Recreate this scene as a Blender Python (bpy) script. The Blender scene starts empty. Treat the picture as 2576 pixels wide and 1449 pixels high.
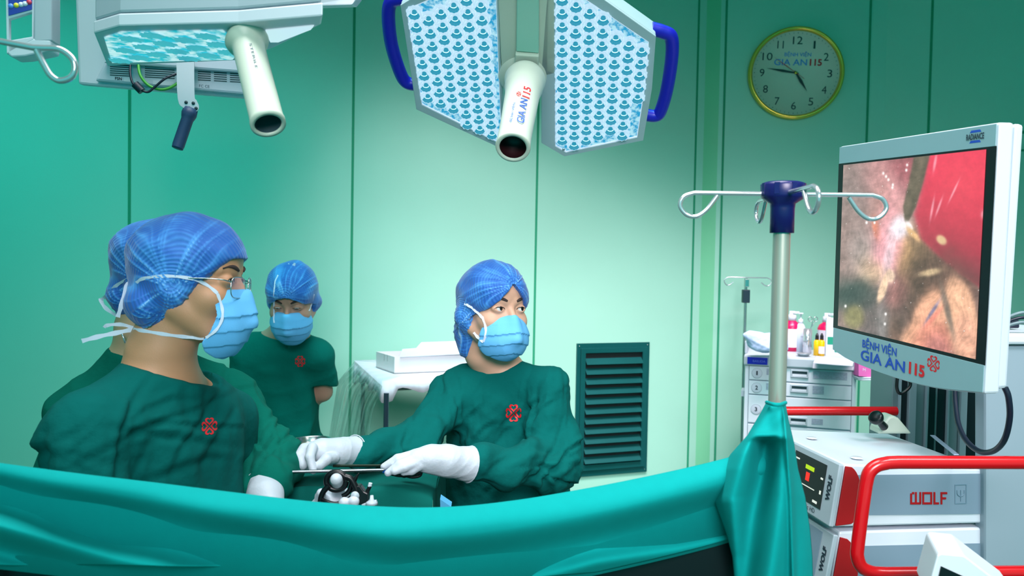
import bpy, bmesh, math, random
import numpy as np
from math import sin, cos, pi, radians, sqrt, atan2
from mathutils import Vector, Matrix
from mathutils.bvhtree import BVHTree

scene = bpy.context.scene
COL = scene.collection

# ------------------------------------------------------------------ camera
FPX, CX, CY = 2000.0, 1288.0, 724.5
_p, _r = radians(1.8), radians(1.03)
CAM = np.array([0.0, 0.0, 1.5])
FW = np.array([0, cos(_p), -sin(_p)])
_U0 = np.array([0, sin(_p), cos(_p)])
_R0 = np.array([1.0, 0, 0])
RT = cos(_r) * _R0 + sin(_r) * _U0
UP = cos(_r) * _U0 - sin(_r) * _R0

cd = bpy.data.cameras.new('camera')
cd.sensor_width = 36.0
cd.lens = FPX / 2576 * 36
cd.clip_start = 0.02
cd.dof.use_dof = True
cd.dof.focus_distance = 1.75
cd.dof.aperture_fstop = 5.6
cam = bpy.data.objects.new('camera', cd)
COL.objects.link(cam)
M = Matrix.Identity(4)
for i in range(3):
    M[i][0], M[i][1], M[i][2], M[i][3] = RT[i], UP[i], -FW[i], CAM[i]
cam.matrix_world = M
scene.camera = cam

# ------------------------------------------------------------------ light
w = bpy.data.worlds.new('world')
scene.world = w
w.use_nodes = True
bg = w.node_tree.nodes['Background']
bg.inputs[0].default_value = (0.0, 0.58, 0.54, 1)
bg.inputs[1].default_value = 1.02

def area(name, loc, target, sx, sy, power, color=(1, 1, 1), spread=180):
    l = bpy.data.lights.new(name, 'AREA')
    l.shape = 'RECTANGLE'; l.size = sx; l.size_y = sy
    l.energy = power; l.color = color; l.spread = radians(spread)
    o = bpy.data.objects.new(name, l)
    COL.objects.link(o)
    o.location = loc
    d = Vector(target) - Vector(loc)
    o.rotation_euler = d.to_track_quat('-Z', 'Y').to_euler()
    return o

area('added_front_fill', (0.35, -1.3, 2.55), (0.30, 2.6, 0.80), 1.5, 0.9, 10.5, (1.0, 0.88, 0.93), 48)  # unseen fill added behind the camera for the people and lower wall
area('added_wall_wash', (0.55, 2.45, 2.95), (0.55, 3.50, 0.7), 1.9, 0.3, 18, (1.0, 0.70, 0.77), 54)  # added wash that brightens the lower wall and leaves its top darker
area('added_teal_wash', (-0.6, 2.0, 2.95), (-0.6, 3.0, 0.75), 3.8, 0.3, 13, (0.10, 1.0, 0.97), 84)  # invented teal wash to tint the back wall, no real cove fixture
area('added_right_fill', (1.35, 0.7, 2.9), (1.15, 1.9, 1.0), 0.8, 0.5, 7, (1.0, 0.96, 1.0), 70)  # white fill added to lift the tower, monitor and cart
area('added_top_key', (-0.2, 1.30, 2.9), (-0.2, 1.5, 0.0), 1.6, 0.9, 19, (1.0, 0.98, 1.0), 100)  # added key from above for highlights on drape, shoulders and caps

vs = scene.view_settings
scene.display_settings.display_device = 'sRGB'
vs.view_transform = 'Standard'
vs.look = 'None'
vs.exposure = 0.0
vs.gamma = 1.0
vs.use_curve_mapping = False

# ------------------------------------------------------------------ helpers
def at(px, py, d):
    return CAM + d * (FW + (px - CX) / FPX * RT - (py - CY) / FPX * UP)

def ray(px, py):
    return FW + (px - CX) / FPX * RT - (py - CY) / FPX * UP

def hit(px, py, p0, n):
    v = ray(px, py); n = np.asarray(n, float)
    return CAM + v * ((np.asarray(p0) - CAM) @ n) / (v @ n)

def V(*a): return np.array(a, float)
def nrm(v):
    v = np.asarray(v, float); return v / np.linalg.norm(v)

def lin(c):
    o = []
    for x in c:
        x = x / 255.0
        o.append(x / 12.92 if x <= 0.04045 else ((x + 0.055) / 1.055) ** 2.4)
    return tuple(o)

def mat(name, rgb, rough=0.5, metal=0.0, noise=0.0, nscale=20, bump=0.0, bscale=60,
        emit=None, estr=1.0, alpha=1.0, trans=0.0, sheen=0.0, spec=0.5, stretch=None, sss=0.0):
    m = bpy.data.materials.new(name); m.use_nodes = True
    nt = m.node_tree; b = nt.nodes['Principled BSDF']
    c = lin(rgb)
    b.inputs['Base Color'].default_value = (*c, 1)
    b.inputs['Roughness'].default_value = rough
    b.inputs['Metallic'].default_value = metal
    b.inputs['Specular IOR Level'].default_value = spec
    b.inputs['Alpha'].default_value = alpha
    b.inputs['Transmission Weight'].default_value = trans
    b.inputs['Sheen Weight'].default_value = sheen
    if sss:
        b.inputs['Subsurface Weight'].default_value = sss
        b.inputs['Subsurface Radius'].default_value = (0.02, 0.008, 0.004)
        b.inputs['Subsurface Scale'].default_value = 0.5
    tc = nt.nodes.new('ShaderNodeTexCoord')
    mp = nt.nodes.new('ShaderNodeMapping')
    nt.links.new(tc.outputs['Object'], mp.inputs[0])
    if stretch: mp.inputs['Scale'].default_value = stretch
    if noise > 0:
        n = nt.nodes.new('ShaderNodeTexNoise'); n.inputs['Scale'].default_value = nscale
        n.inputs['Detail'].default_value = 6
        nt.links.new(mp.outputs[0], n.inputs['Vector'])
        mx = nt.nodes.new('ShaderNodeMix'); mx.data_type = 'RGBA'
        mx.inputs['A'].default_value = (*[x * (1 - noise) for x in c], 1)
        mx.inputs['B'].default_value = (*[min(1, x * (1 + noise)) for x in c], 1)
        nt.links.new(n.outputs['Fac'], mx.inputs['Factor'])
        nt.links.new(mx.outputs['Result'], b.inputs['Base Color'])
    if bump > 0:
        n2 = nt.nodes.new('ShaderNodeTexNoise'); n2.inputs['Scale'].default_value = bscale
        n2.inputs['Detail'].default_value = 5
        nt.links.new(mp.outputs[0], n2.inputs['Vector'])
        bp = nt.nodes.new('ShaderNodeBump'); bp.inputs['Strength'].default_value = bump
        bp.inputs['Distance'].default_value = 0.01
        nt.links.new(n2.outputs['Fac'], bp.inputs['Height'])
        nt.links.new(bp.outputs[0], b.inputs['Normal'])
    if emit is not None:
        b.inputs['Emission Color'].default_value = (*lin(emit), 1)
        b.inputs['Emission Strength'].default_value = estr
    return m

class MB:
    """collects geometry in world coordinates"""
    def __init__(s): s.v = []; s.f = []; s.sm = []
    def add(s, vs, fs, smooth=False):
        o = len(s.v)
        s.v += [tuple(map(float, p)) for p in vs]
        for q in fs:
            s.f.append(tuple(i + o for i in q)); s.sm.append(smooth)
        return s
    def box(s, c, ex, ey, ez, hx, hy, hz, bev=0.0):
        c, ex, ey, ez = (np.asarray(a, float) for a in (c, ex, ey, ez))
        bm = bmesh.new(); bmesh.ops.create_cube(bm, size=2)
        for v in bm.verts: v.co = Vector((v.co.x * hx, v.co.y * hy, v.co.z * hz))
        if bev > 0:
            bmesh.ops.bevel(bm, geom=bm.edges[:], offset=bev, segments=3, affect='EDGES', profile=0.7)
        bm.verts.index_update()
        vs = [c + ex * v.co.x + ey * v.co.y + ez * v.co.z for v in bm.verts]
        fs = [[v.index for v in f.verts] for f in bm.faces]
        bm.free()
        return s.add(vs, fs, False)
    def tube(s, pts, r, n=12, cap=True, smooth=True):
        pts = [np.asarray(p, float) for p in pts]
        rs = r if hasattr(r, '__len__') else [r] * len(pts)
        vs = []; fs = []
        t0 = nrm(pts[1] - pts[0])
        a = np.cross(t0, V(0, 0, 1))
        if np.linalg.norm(a) < 0.1: a = np.cross(t0, V(1, 0, 0))
        a = nrm(a)
        for i, p in enumerate(pts):
            t = nrm((pts[min(i + 1, len(pts) - 1)] - pts[max(i - 1, 0)]))
            a = nrm(a - t * (a @ t)); b = np.cross(t, a)
            for k in range(n):
                th = 2 * pi * k / n
                vs.append(p + rs[i] * (a * cos(th) + b * sin(th)))
        for i in range(len(pts) - 1):
            for k in range(n):
                fs.append((i * n + k, i * n + (k + 1) % n, (i + 1) * n + (k + 1) % n, (i + 1) * n + k))
        s.add(vs, fs, smooth)
        if cap:
            s.add(vs[:n], [tuple(range(n))[::-1]]); s.add(vs[-n:], [tuple(range(n))])
        return s
    def lathe(s, p0, axis, prof, n=28, smooth=True, ref=None):
        """prof = [(r, h)...] along axis from p0"""
        ax = nrm(axis)
        a = np.cross(ax, V(0.3, 0.2, 1) if ref is None else ref); a = nrm(a); b = np.cross(ax, a)
        vs = []; fs = []
        for r, h in prof:
            for k in range(n):
                th = 2 * pi * k / n
                vs.append(p0 + ax * h + r * (a * cos(th) + b * sin(th)))
        m = len(prof)
        for i in range(m - 1):
            for k in range(n):
                fs.append((i * n + k, i * n + (k + 1) % n, (i + 1) * n + (k + 1) % n, (i + 1) * n + k))
        s.add(vs, fs, smooth)
        return s
    def prism(s, poly, ext):
        poly = [np.asarray(p, float) for p in poly]; ext = np.asarray(ext, float)
        n = len(poly)
        vs = poly + [p + ext for p in poly]
        fs = [tuple(range(n))[::-1], tuple(range(n, 2 * n))]
        for i in range(n):
            fs.append((i, (i + 1) % n, n + (i + 1) % n, n + i))
        return s.add(vs, fs)
    def ring(s, outer, inner, ext):
        """frame between two closed polygons with equal counts, extruded"""
        n = len(outer); ext = np.asarray(ext, float)
        vs = list(map(np.asarray, outer)) + list(map(np.asarray, inner))
        vs = vs + [v + ext for v in vs]
        fs = []
        for i in range(n):
            j = (i + 1) % n
            fs += [(i, j, n + j, n + i), (2 * n + i, 3 * n + i, 3 * n + j, 2 * n + j),
                   (i, 2 * n + i, 2 * n + j, j), (n + i, n + j, 3 * n + j, 3 * n + i)]
        return s.add(vs, fs)
    def build(s, name, m, parent=None, bevel=0.0):
        return mesh_obj(name, s.v, s.f, m, parent, s.sm, bevel)

def origin_of(o):
    p = np.zeros(3)
    while o is not None:
        p = p + np.array(o.location); o = o.parent
    return p

def mesh_obj(name, vs, fs, m, parent=None, sm=None, bevel=0.0, recalc=True):
    me = bpy.data.meshes.new(name)
    off = origin_of(parent)
    va = np.asarray(vs, float) - off
    c0 = np.zeros(3)
    if parent is None:
        c0 = np.array([va[:, 0].mean(), va[:, 1].mean(), va[:, 2].min()]); va = va - c0
    me.from_pydata(va.tolist(), [], [tuple(map(int, f)) for f in fs])
    if sm is not None:
        if isinstance(sm, bool): sm = [sm] * len(fs)
        me.polygons.foreach_set('use_smooth', sm)
    if recalc:
        bm = bmesh.new(); bm.from_mesh(me)
        bmesh.ops.recalc_face_normals(bm, faces=bm.faces); bm.to_mesh(me); bm.free()
    me.update()
    if m: me.materials.append(m)
    o = bpy.data.objects.new(name, me); COL.objects.link(o)
    o.location = c0
    if parent is not None: o.parent = parent
    if bevel > 0:
        b = o.modifiers.new('bevel', 'BEVEL'); b.width = bevel; b.segments = 2; b.limit_method = 'ANGLE'
    return o

def tag(o, label, cat, group=None):
    o['label'] = label; o['category'] = cat
    if group: o['group'] = group
    return o

def thing(name, label, cat, loc, group=None):
    o = bpy.data.objects.new(name, None); COL.objects.link(o)
    o.empty_display_size = 0.05
    o.location = [float(x) for x in loc]
    return tag(o, label, cat, group)

def struct(o):
    o['kind'] = 'structure'; return o

def smoothpath(pts, n=8, closed=False):
    """Catmull-Rom"""
    P = [np.asarray(p, float) for p in pts]
    if closed: Q = [P[-1]] + P + [P[0], P[1]]
    else: Q = [2 * P[0] - P[1]] + P + [2 * P[-1] - P[-2]]
    out = []
    for i in range(1, len(Q) - 2):
        for k in range(n):
            t = k / n
            a, b, c, d = Q[i - 1], Q[i], Q[i + 1], Q[i + 2]
            out.append(0.5 * ((2 * b) + (-a + c) * t + (2 * a - 5 * b + 4 * c - d) * t * t + (-a + 3 * b - 3 * c + d) * t ** 3))
    if not closed: out.append(P[-1])
    return out

def text_mesh(s, size=1.0, bold=0.0):
    """returns verts (n,2), faces of a text set in the built-in font, centred"""
    cu = bpy.data.curves.new('t', 'FONT'); cu.body = s; cu.size = size
    cu.align_x = 'CENTER'; cu.align_y = 'CENTER'; cu.offset = bold; cu.resolution_u = 3
    ob = bpy.data.objects.new('t', cu); COL.objects.link(ob)
    dg = bpy.context.evaluated_depsgraph_get(); dg.update()
    me = bpy.data.meshes.new_from_object(ob.evaluated_get(dg))
    vs = np.array([(v.co.x, v.co.y) for v in me.vertices]) if len(me.vertices) else np.zeros((0, 2))
    fs = [tuple(p.vertices) for p in me.polygons]
    bpy.data.objects.remove(ob); bpy.data.curves.remove(cu); bpy.data.meshes.remove(me)
    return vs, fs

def text_on(name, s, c, ex, ez, n, width, m, parent, height=None, bold=0.0, off=0.0006, rotz=0):
    """flat lettering: centre c, reading direction ex, up ez, facing n"""
    vs, fs = text_mesh(s, 1.0, bold)
    if len(vs) == 0: return None
    lo, hi = vs.min(0), vs.max(0); ctr = (lo + hi) / 2
    sx = width / (hi[0] - lo[0]); sy = sx if height is None else height / (hi[1] - lo[1])
    ex, ez, n = nrm(ex), nrm(ez), nrm(n)
    P = [np.asarray(c) + ex * (v[0] - ctr[0]) * sx + ez * (v[1] - ctr[1]) * sy + n * off for v in vs]
    return mesh_obj(name, P, fs, m, parent, False, recalc=False)

def clover(size=1.0, th=0.13):
    """outlined four-heart clover, returns verts2d, faces"""
    vs = []; fs = []
    for q in range(4):
        a = q * pi / 2 + 0.0
        o = len(vs); n = 40; outer = []; inner = []
        for k in range(n):
            t = 2 * pi * k / n
            x = 16 * sin(t) ** 3 / 17.0
            y = (13 * cos(t) - 5 * cos(2 * t) - 2 * cos(3 * t) - cos(4 * t)) / 17.0
            X, Y = x * 0.27, (y + 1.0) * 0.245 + 0.03
            outer.append((X, Y))
        cx0, cy0 = 0.0, 0.28
        for (X, Y) in outer:
            inner.append((cx0 + (X - cx0) * 0.56, cy0 + (Y - cy0) * 0.56))
        for (X, Y) in outer + inner:
            vs.append((X * cos(a) - Y * sin(a), X * sin(a) + Y * cos(a)))
        for k in range(n):
            j = (k + 1) % n
            fs.append((o + k, o + j, o + n + j, o + n + k))
    return np.array(vs) * size, fs

def decal(name, vs2, fs, px, py, ex_px, ey_px, bvh, m, parent, off=0.0015, sub=1):
    """lays a 2D shape on a surface seen at pixel (px,py)"""
    P = []; last = None
    for v in vs2:
        x = px + v[0] * ex_px[0] + v[1] * ey_px[0]; y = py + v[0] * ex_px[1] + v[1] * ey_px[1]
        d = nrm(ray(x, y)); h = bvh.ray_cast(Vector(CAM), Vector(d))
        if h[0] is None: p = last if last is not None else CAM + d
        else:
            p = np.array(h[0]) - d * off
        P.append(p); last = p
    return mesh_obj(name, P, fs, m, parent, False, recalc=False)

# ------------------------------------------------------------------ implicit surfaces
def dot3(P, a): return P[0] * np.float32(a[0]) + P[1] * np.float32(a[1]) + P[2] * np.float32(a[2])
def loc(P, o, A):
    """world grid -> local; A columns = local axes"""
    Q = (P[0] - np.float32(o[0]), P[1] - np.float32(o[1]), P[2] - np.float32(o[2]))
    return tuple(dot3(Q, A[:, i]) for i in range(3))
def ell(P, c, r):
    x, y, z = P[0] - np.float32(c[0]), P[1] - np.float32(c[1]), P[2] - np.float32(c[2])
    k0 = np.sqrt((x / r[0]) ** 2 + (y / r[1]) ** 2 + (z / r[2]) ** 2) + 1e-6
    k1 = np.sqrt((x / r[0] ** 2) ** 2 + (y / r[1] ** 2) ** 2 + (z / r[2] ** 2) ** 2) + 1e-6
    return (k0 * (k0 - 1) / k1).astype(np.float32)
def cap(P, a, b, ra, rb=None):
    if rb is None: rb = ra
    a = np.asarray(a, float); b = np.asarray(b, float); d = b - a; L = float(d @ d)
    Q = (P[0] - np.float32(a[0]), P[1] - np.float32(a[1]), P[2] - np.float32(a[2]))
    t = np.clip(dot3(Q, d / L), 0, 1)
    x, y, z = Q[0] - t * np.float32(d[0]), Q[1] - t * np.float32(d[1]), Q[2] - t * np.float32(d[2])
    return np.sqrt(x * x + y * y + z * z) - (np.float32(ra) + t * np.float32(rb - ra))
def rbox(P, c, h, r):
    q = [np.abs(P[i] - np.float32(c[i])) - np.float32(h[i] - r) for i in range(3)]
    m = [np.maximum(a, 0) for a in q]
    return np.sqrt(m[0] ** 2 + m[1] ** 2 + m[2] ** 2) + np.minimum(np.maximum(q[0], np.maximum(q[1], q[2])), 0) - np.float32(r)
def smin(a, b, k):
    h = np.clip(0.5 + 0.5 * (b - a) / k, 0, 1)
    return b + (a - b) * h - k * h * (1 - h)
def smax(a, b, k): return -smin(-a, -b, k)

def grid(xs, ys, zs):
    X, Y, Z = np.meshgrid(xs.astype(np.float32), ys.astype(np.float32), zs.astype(np.float32), indexing='ij')
    return (X, Y, Z)
def axis(lo, hi, step, fine=None, fstep=None):
    """coordinates from lo to hi, fine within an interval"""
    out = [lo]; x = lo
    while x < hi:
        s = step
        if fine is not None:
            if fine[0] <= x <= fine[1]: s = fstep
            else:
                dd = (fine[0] - x) if x < fine[0] else (x - fine[1])
                s = min(step, fstep + dd * 0.25)
        x += s; out.append(x)
    return np.array(out)

def nets(xs, ys, zs, D):
    S = D < 0
    nx, ny, nz = D.shape
    c = S[:-1, :-1, :-1].astype(np.int8)
    cnt = np.zeros((nx - 1, ny - 1, nz - 1), np.int8)
    for a in (0, 1):
        for b in (0, 1):
            for d in (0, 1):
                cnt += S[a:nx - 1 + a, b:ny - 1 + b, d:nz - 1 + d]
    act = (cnt > 0) & (cnt < 8)
    I, J, K = np.nonzero(act)
    idx = -np.ones(act.shape, np.int64); idx[I, J, K] = np.arange(len(I))
    acc = np.zeros((len(I), 3)); num = np.zeros(len(I))
    C = [(a, b, d) for a in (0, 1) for b in (0, 1) for d in (0, 1)]
    ax = (xs, ys, zs)
    for p in C:
        for k in range(3):
            if p[k] == 1: continue
            q = list(p); q[k] = 1
            d0 = D[I + p[0], J + p[1], K + p[2]]; d1 = D[I + q[0], J + q[1], K + q[2]]
            m = (d0 < 0) != (d1 < 0)
            t = np.where(m, d0 / np.where(m, d0 - d1, 1), 0)
            P0 = np.stack([xs[I + p[0]], ys[J + p[1]], zs[K + p[2]]], 1)
            P1 = np.stack([xs[I + q[0]], ys[J + q[1]], zs[K + q[2]]], 1)
            acc += np.where(m[:, None], P0 + (P1 - P0) * t[:, None], 0); num += m
    verts = acc / np.maximum(num, 1)[:, None]
    faces = []
    for k in range(3):
        sl0 = [slice(1, -1)] * 3; sl1 = [slice(1, -1)] * 3
        sl0[k] = slice(0, -1); sl1[k] = slice(1, None)
        A = S[tuple(sl0)]; B = S[tuple(sl1)]
        ii = np.nonzero(A != B)
        inside = A[ii]
        base = [ii[0] + (0 if k == 0 else 1), ii[1] + (0 if k == 1 else 1), ii[2] + (0 if k == 2 else 1)]
        u, v = (k + 1) % 3, (k + 2) % 3
        quad = []
        for du, dv in ((-1, -1), (0, -1), (0, 0), (-1, 0)):
            b = [x.copy() for x in base]; b[u] = b[u] + du; b[v] = b[v] + dv
            quad.append(idx[b[0], b[1], b[2]])
        q = np.stack(quad, 1)
        q = np.where(inside[:, None], q, q[:, ::-1])
        faces.append(q)
    F = np.concatenate(faces)
    F = F[(F >= 0).all(1)]
    return verts, F

def fast_mesh(name, verts, F, m, parent, attrs=None):
    me = bpy.data.meshes.new(name)
    off = origin_of(parent)
    n = len(verts)
    me.vertices.add(n); me.vertices.foreach_set('co', (verts - off).astype(np.float32).ravel())
    me.loops.add(len(F) * 4); me.loops.foreach_set('vertex_index', F.astype(np.int32).ravel())
    me.polygons.add(len(F)); me.polygons.foreach_set('loop_start', np.arange(len(F), dtype=np.int32) * 4)
    me.polygons.foreach_set('loop_total', np.full(len(F), 4, np.int32))
    me.polygons.foreach_set('use_smooth', np.ones(len(F), bool))
    me.update(calc_edges=True)
    if attrs:
        for k, a in attrs.items():
            at_ = me.attributes.new(k, 'FLOAT', 'POINT'); at_.data.foreach_set('value', a.astype(np.float32))
    me.materials.append(m)
    o = bpy.data.objects.new(name, me); COL.objects.link(o)
    if parent is not None: o.parent = parent
    return o

def vnormals(V_, F):
    a, b, c, d = (V_[F[:, i]] for i in range(4))
    n = np.cross(c - a, d - b)
    N = np.zeros_like(V_)
    for i in range(4): np.add.at(N, F[:, i], n)
    return N / (np.linalg.norm(N, axis=1)[:, None] + 1e-12)

def lapl(V_, F, it=2, lam=0.5):
    for _ in range(it):
        s = np.zeros_like(V_); c = np.zeros(len(V_))
        for i in range(4):
            a, b = F[:, i], F[:, (i + 1) % 4]
            np.add.at(s, a, V_[b]); np.add.at(c, a, 1)
            np.add.at(s, b, V_[a]); np.add.at(c, b, 1)
        V_ = V_ + lam * (s / np.maximum(c, 1)[:, None] - V_)
    return V_

def wrinkle(P, seed=0, f=18.0, amp=0.004, dirv=(1, 0, 0.4)):
    """soft cloth creases, signed height per point"""
    rng = np.random.RandomState(seed); h = np.zeros(len(P))
    Q = P + 0.035 * np.sin(P[:, [1, 2, 0]] * 11 + rng.rand(3) * 6) + 0.014 * np.sin(P[:, [2, 0, 1]] * 31 + rng.rand(3) * 6)
    for o in range(3):
        k = nrm(np.array(dirv) + 0.55 * rng.randn(3)) * f * (1.7 ** o)
        s = np.sin(Q @ k + rng.rand() * 6)
        msk = 0.5 + 0.5 * np.sin(Q @ (0.31 * f * nrm(rng.randn(3))) + rng.rand() * 6)
        h += (1 - 2 * np.abs(s) ** 0.8) * msk * 0.6 ** o
    return h * amp
# ------------------------------------------------------------------ materials
m_wall = mat('wall_paint', (158, 214, 194), 0.55, noise=0.05, nscale=3.0, bump=0.03, bscale=220)
m_wall_c = mat('wall_corner_paint', (122, 204, 160), 0.45)
m_seam = mat('seam', (30, 146, 108), 0.7)
m_floor = mat('floor_vinyl', (70, 130, 115), 0.4, noise=0.1, nscale=8)
m_ceil = mat('ceiling_paint', (150, 200, 185), 0.7)
m_white = mat('white_plastic', (214, 222, 232), 0.35, noise=0.02, nscale=6)
m_white2 = mat('cool_white_plastic', (196, 208, 222), 0.38)
m_cream = mat('cream_plastic', (196, 208, 192), 0.4)
m_grey = mat('grey_plastic', (138, 158, 168), 0.45, noise=0.03, nscale=9)
m_lgrey = mat('light_grey_plastic', (176, 190, 200), 0.4)
m_dark = mat('dark_plastic', (22, 30, 50), 0.4)
m_black = mat('black_plastic', (8, 10, 16), 0.35)
m_navy = mat('navy_plastic', (22, 24, 92), 0.32)
m_blue = mat('handle_blue', (28, 30, 190), 0.35)
m_steel = mat('brushed_steel', (200, 204, 204), 0.22, metal=1.0, noise=0.05, nscale=40, stretch=(60, 60, 1))
m_chrome = mat('chrome', (205, 210, 216), 0.14, metal=0.7, spec=0.8)
m_pole = mat('satin_pole', (186, 188, 176), 0.3, metal=0.55, noise=0.06, nscale=8, stretch=(80, 80, 0.4))
m_red = mat('red_lacquer', (200, 6, 20), 0.22, spec=0.6)
m_dred = mat('dark_red_plastic', (165, 14, 22), 0.4)
m_gold = mat('gold_rim', (240, 196, 84), 0.2, metal=0.75)
m_dial = mat('dial_paper', (236, 222, 208), 0.6)
m_ink = mat('ink', (40, 60, 62), 0.6)
m_txtblue = mat('lettering_blue', (36, 84, 196), 0.5)
m_txtblue2 = mat('lettering_light_blue', (90, 140, 225), 0.5)
m_txtred = mat('lettering_red', (226, 30, 42), 0.5)
m_txtgrey = mat('lettering_grey', (60, 92, 108), 0.6)
m_txtdark = mat('lettering_dark', (30, 44, 60), 0.6)
m_drape = mat('drape_cloth', (0, 150, 148), 0.9, noise=0.05, nscale=60, bump=0.05, bscale=500, spec=0.15)
m_sheet = mat('table_sheet_cloth', (0, 92, 84), 0.9, bump=0.06, bscale=400, spec=.15)
m_clear = mat('clear_plastic', (235, 245, 245), 0.08, trans=1.0, alpha=0.30, bump=0.3, bscale=18)
m_glass = mat('clear_glass', (255, 255, 255), 0.02, trans=1.0, alpha=0.16)
m_cloth_white = mat('white_cloth', (226, 226, 238), 0.8, bump=0.1, bscale=40)
m_vent = mat('vent_metal', (18, 92, 92), 0.3, metal=0.35, noise=0.15, nscale=9)
m_ventdark = mat('vent_dark', (4, 14, 20), 0.6)
m_slot = mat('slot_dark', (38, 66, 74), 0.7)

# ------------------------------------------------------------------ room
A21 = radians(20)
wa_d = V(cos(A21), sin(A21), 0); wa_n = V(sin(A21), -cos(A21), 0)
wa_p = at(1350, 600, 3.5)
CORN = hit(1780, 600, wa_p, wa_n)
AB = radians(-10)
wb_d = V(cos(AB), sin(AB), 0); wb_n = V(sin(AB), -cos(AB), 0)
CORN2 = hit(2197, 600, CORN, wb_n)
AC = radians(-38)
wc_d = V(cos(AC), sin(AC), 0); wc_n = V(sin(AC), -cos(AC), 0)
HC = 3.0
def wall(name, a, b, n, m=m_wall, th=0.12):
    a = V(a[0], a[1], 0); b = V(b[0], b[1], 0)
    return struct(MB().prism([a, b, b + V(0, 0, HC), a + V(0, 0, HC)], -np.asarray(n) * th).build(name, m))
WA0 = wa_p - wa_d * 3.4
WC1 = CORN2 + wc_d * 1.9
wall('wall_back', WA0, CORN, wa_n)
wall('wall_corner', CORN, CORN2, wb_n)
wall('wall_right', CORN2, WC1, wc_n)
wall('wall_left', V(WA0[0], -1.6, 0), WA0, V(1, 0, 0))
wall('wall_side', WC1, V(WC1[0], -1.6, 0), V(-1, 0, 0))
struct(MB().prism([V(-4, -1.6, 0), V(4, -1.6, 0), V(4, 5, 0), V(-4, 5, 0)], V(0, 0, -0.1)).build('floor', m_floor))
struct(MB().prism([V(-4, -0.1, HC), V(4, -0.1, HC), V(4, 5, HC), V(-4, 5, HC)], V(0, 0, 0.1)).build('ceiling', m_ceil))

tn = [0]
def seam(px, p0, n, d, wd=0.010, m=m_seam, th=0.0015):
    tn[0] += 1
    c = hit(px, 600, p0, n); c = V(c[0], c[1], HC / 2)
    struct(MB().box(c + np.asarray(n) * th * 0.5, d, n, V(0, 0, 1), wd / 2, th / 2, HC / 2 - 0.002).build('trim_%d' % tn[0], m))
for px in (325, 885, 1348, 1744): seam(px, wa_p, wa_n, wa_d)
for px in (1813, 2172): seam(px, CORN, wb_n, wb_d)
seam(2326, CORN2, wc_n, wc_d)
# rounded corner covers
def corner(cn, da, db, ra, m):
    tn[0] += 1
    a = V(cn[0], cn[1], 0) - da * ra; b = V(cn[0], cn[1], 0) + db * ra
    inn = nrm(-da + db)
    pts = []
    for k in range(7):
        t = k / 6; pts.append((1 - t) ** 2 * a + 2 * t * (1 - t) * (V(cn[0], cn[1], 0) + inn * 0.006) + t * t * b)
    pts.append(V(cn[0], cn[1], 0) - inn * 0.001)
    struct(MB().prism(pts, V(0, 0, HC - 0.002)).build('trim_%d' % tn[0], m))
corner(CORN, wa_d, wb_d, 0.036, m_wall_c)
corner(CORN2, wb_d, wc_d, 0.03, m_wall)
tn[0] += 1
c = hit(2610, 330, CORN2, wc_n)
struct(MB().box(c + wc_n * 0.002, wc_d, wc_n, V(0, 0, 1), 0.10, 0.002, 0.006).build('trim_%d' % tn[0], m_seam))
tn[0] += 1
c = hit(2610, 376, CORN2, wc_n)
struct(MB().box(c + wc_n * 0.002, wc_d, wc_n, V(0, 0, 1), 0.10, 0.002, 0.004).build('trim_%d' % tn[0], m_seam))

# ------------------------------------------------------------------ wall vent
vp = lambda x, y, off=0.0: hit(x, y, wa_p, wa_n) + wa_n * off
vent = thing('wall_vent', 'dark teal metal louvred air vent set low in the green wall beside the surgeon', 'vent', vp(1540, 1200))
LT, LB, RB_, RTp = (1447, 866), (1440, 1202), (1623, 1184), (1632, 858)
z0, z1 = vp(1540, 1192)[2], vp(1540, 862)[2]
s0 = (vp(1447, 1000) - wa_p) @ wa_d; s1 = (vp(1629, 1000) - wa_p) @ wa_d
def VP(s, z, off): 
    q = wa_p + wa_d * s + wa_n * off; return V(q[0], q[1], z)
m1 = 0.03
rect = lambda a, b, c, d, off: [VP(a, c, off), VP(b, c, off), VP(b, d, off), VP(a, d, off)]
MB().ring(rect(s0, s1, z0, z1, 0.001), rect(s0 + .036, s1 - .036, z0 + .05, z1 - .04, 0.001), wa_n * 0.008).build('outer_frame', m_vent, vent, 0.001)
MB().ring(rect(s0 + .018, s1 - .018, z0 + .028, z1 - .022, 0.0085), rect(s0 + .04, s1 - .04, z0 + .054, z1 - .044, 0.0085), wa_n * 0.010).build('inner_frame', m_vent, vent, 0.001)
MB().prism(rect(s0 + .02, s1 - .02, z0 + .03, z1 - .03, 0.002), wa_n * 0.002).build('backing', m_ventdark, vent)
ns = 11
sl = None
for i in range(ns):
    zt = z1 - .05 - (z1 - z0 - .112) * (i + 0.45) / ns; hh = (z1 - z0 - .112) / ns
    P = [VP(s0 + .042, zt, 0.006), VP(s1 - .042, zt, 0.006), VP(s1 - .042, zt - hh * .55, 0.030), VP(s0 + .042, zt - hh * .55, 0.030)]
    b = MB().prism(P, V(0, 0, 0.0015)); b.build('louvre', m_vent, vent)
for (a, b) in ((s0 + .012, z1 - .012), (s1 - .012, z1 - .012), (s1 - .012, z0 + .012), (s0 + .012, z0 + .012)):
    MB().lathe(VP(a, b, 0.009), wa_n, [(0.003, 0), (0.003, 0.001), (0.001, 0.0018), (0, 0.002)], 10).build('screw', m_steel, vent)

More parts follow.
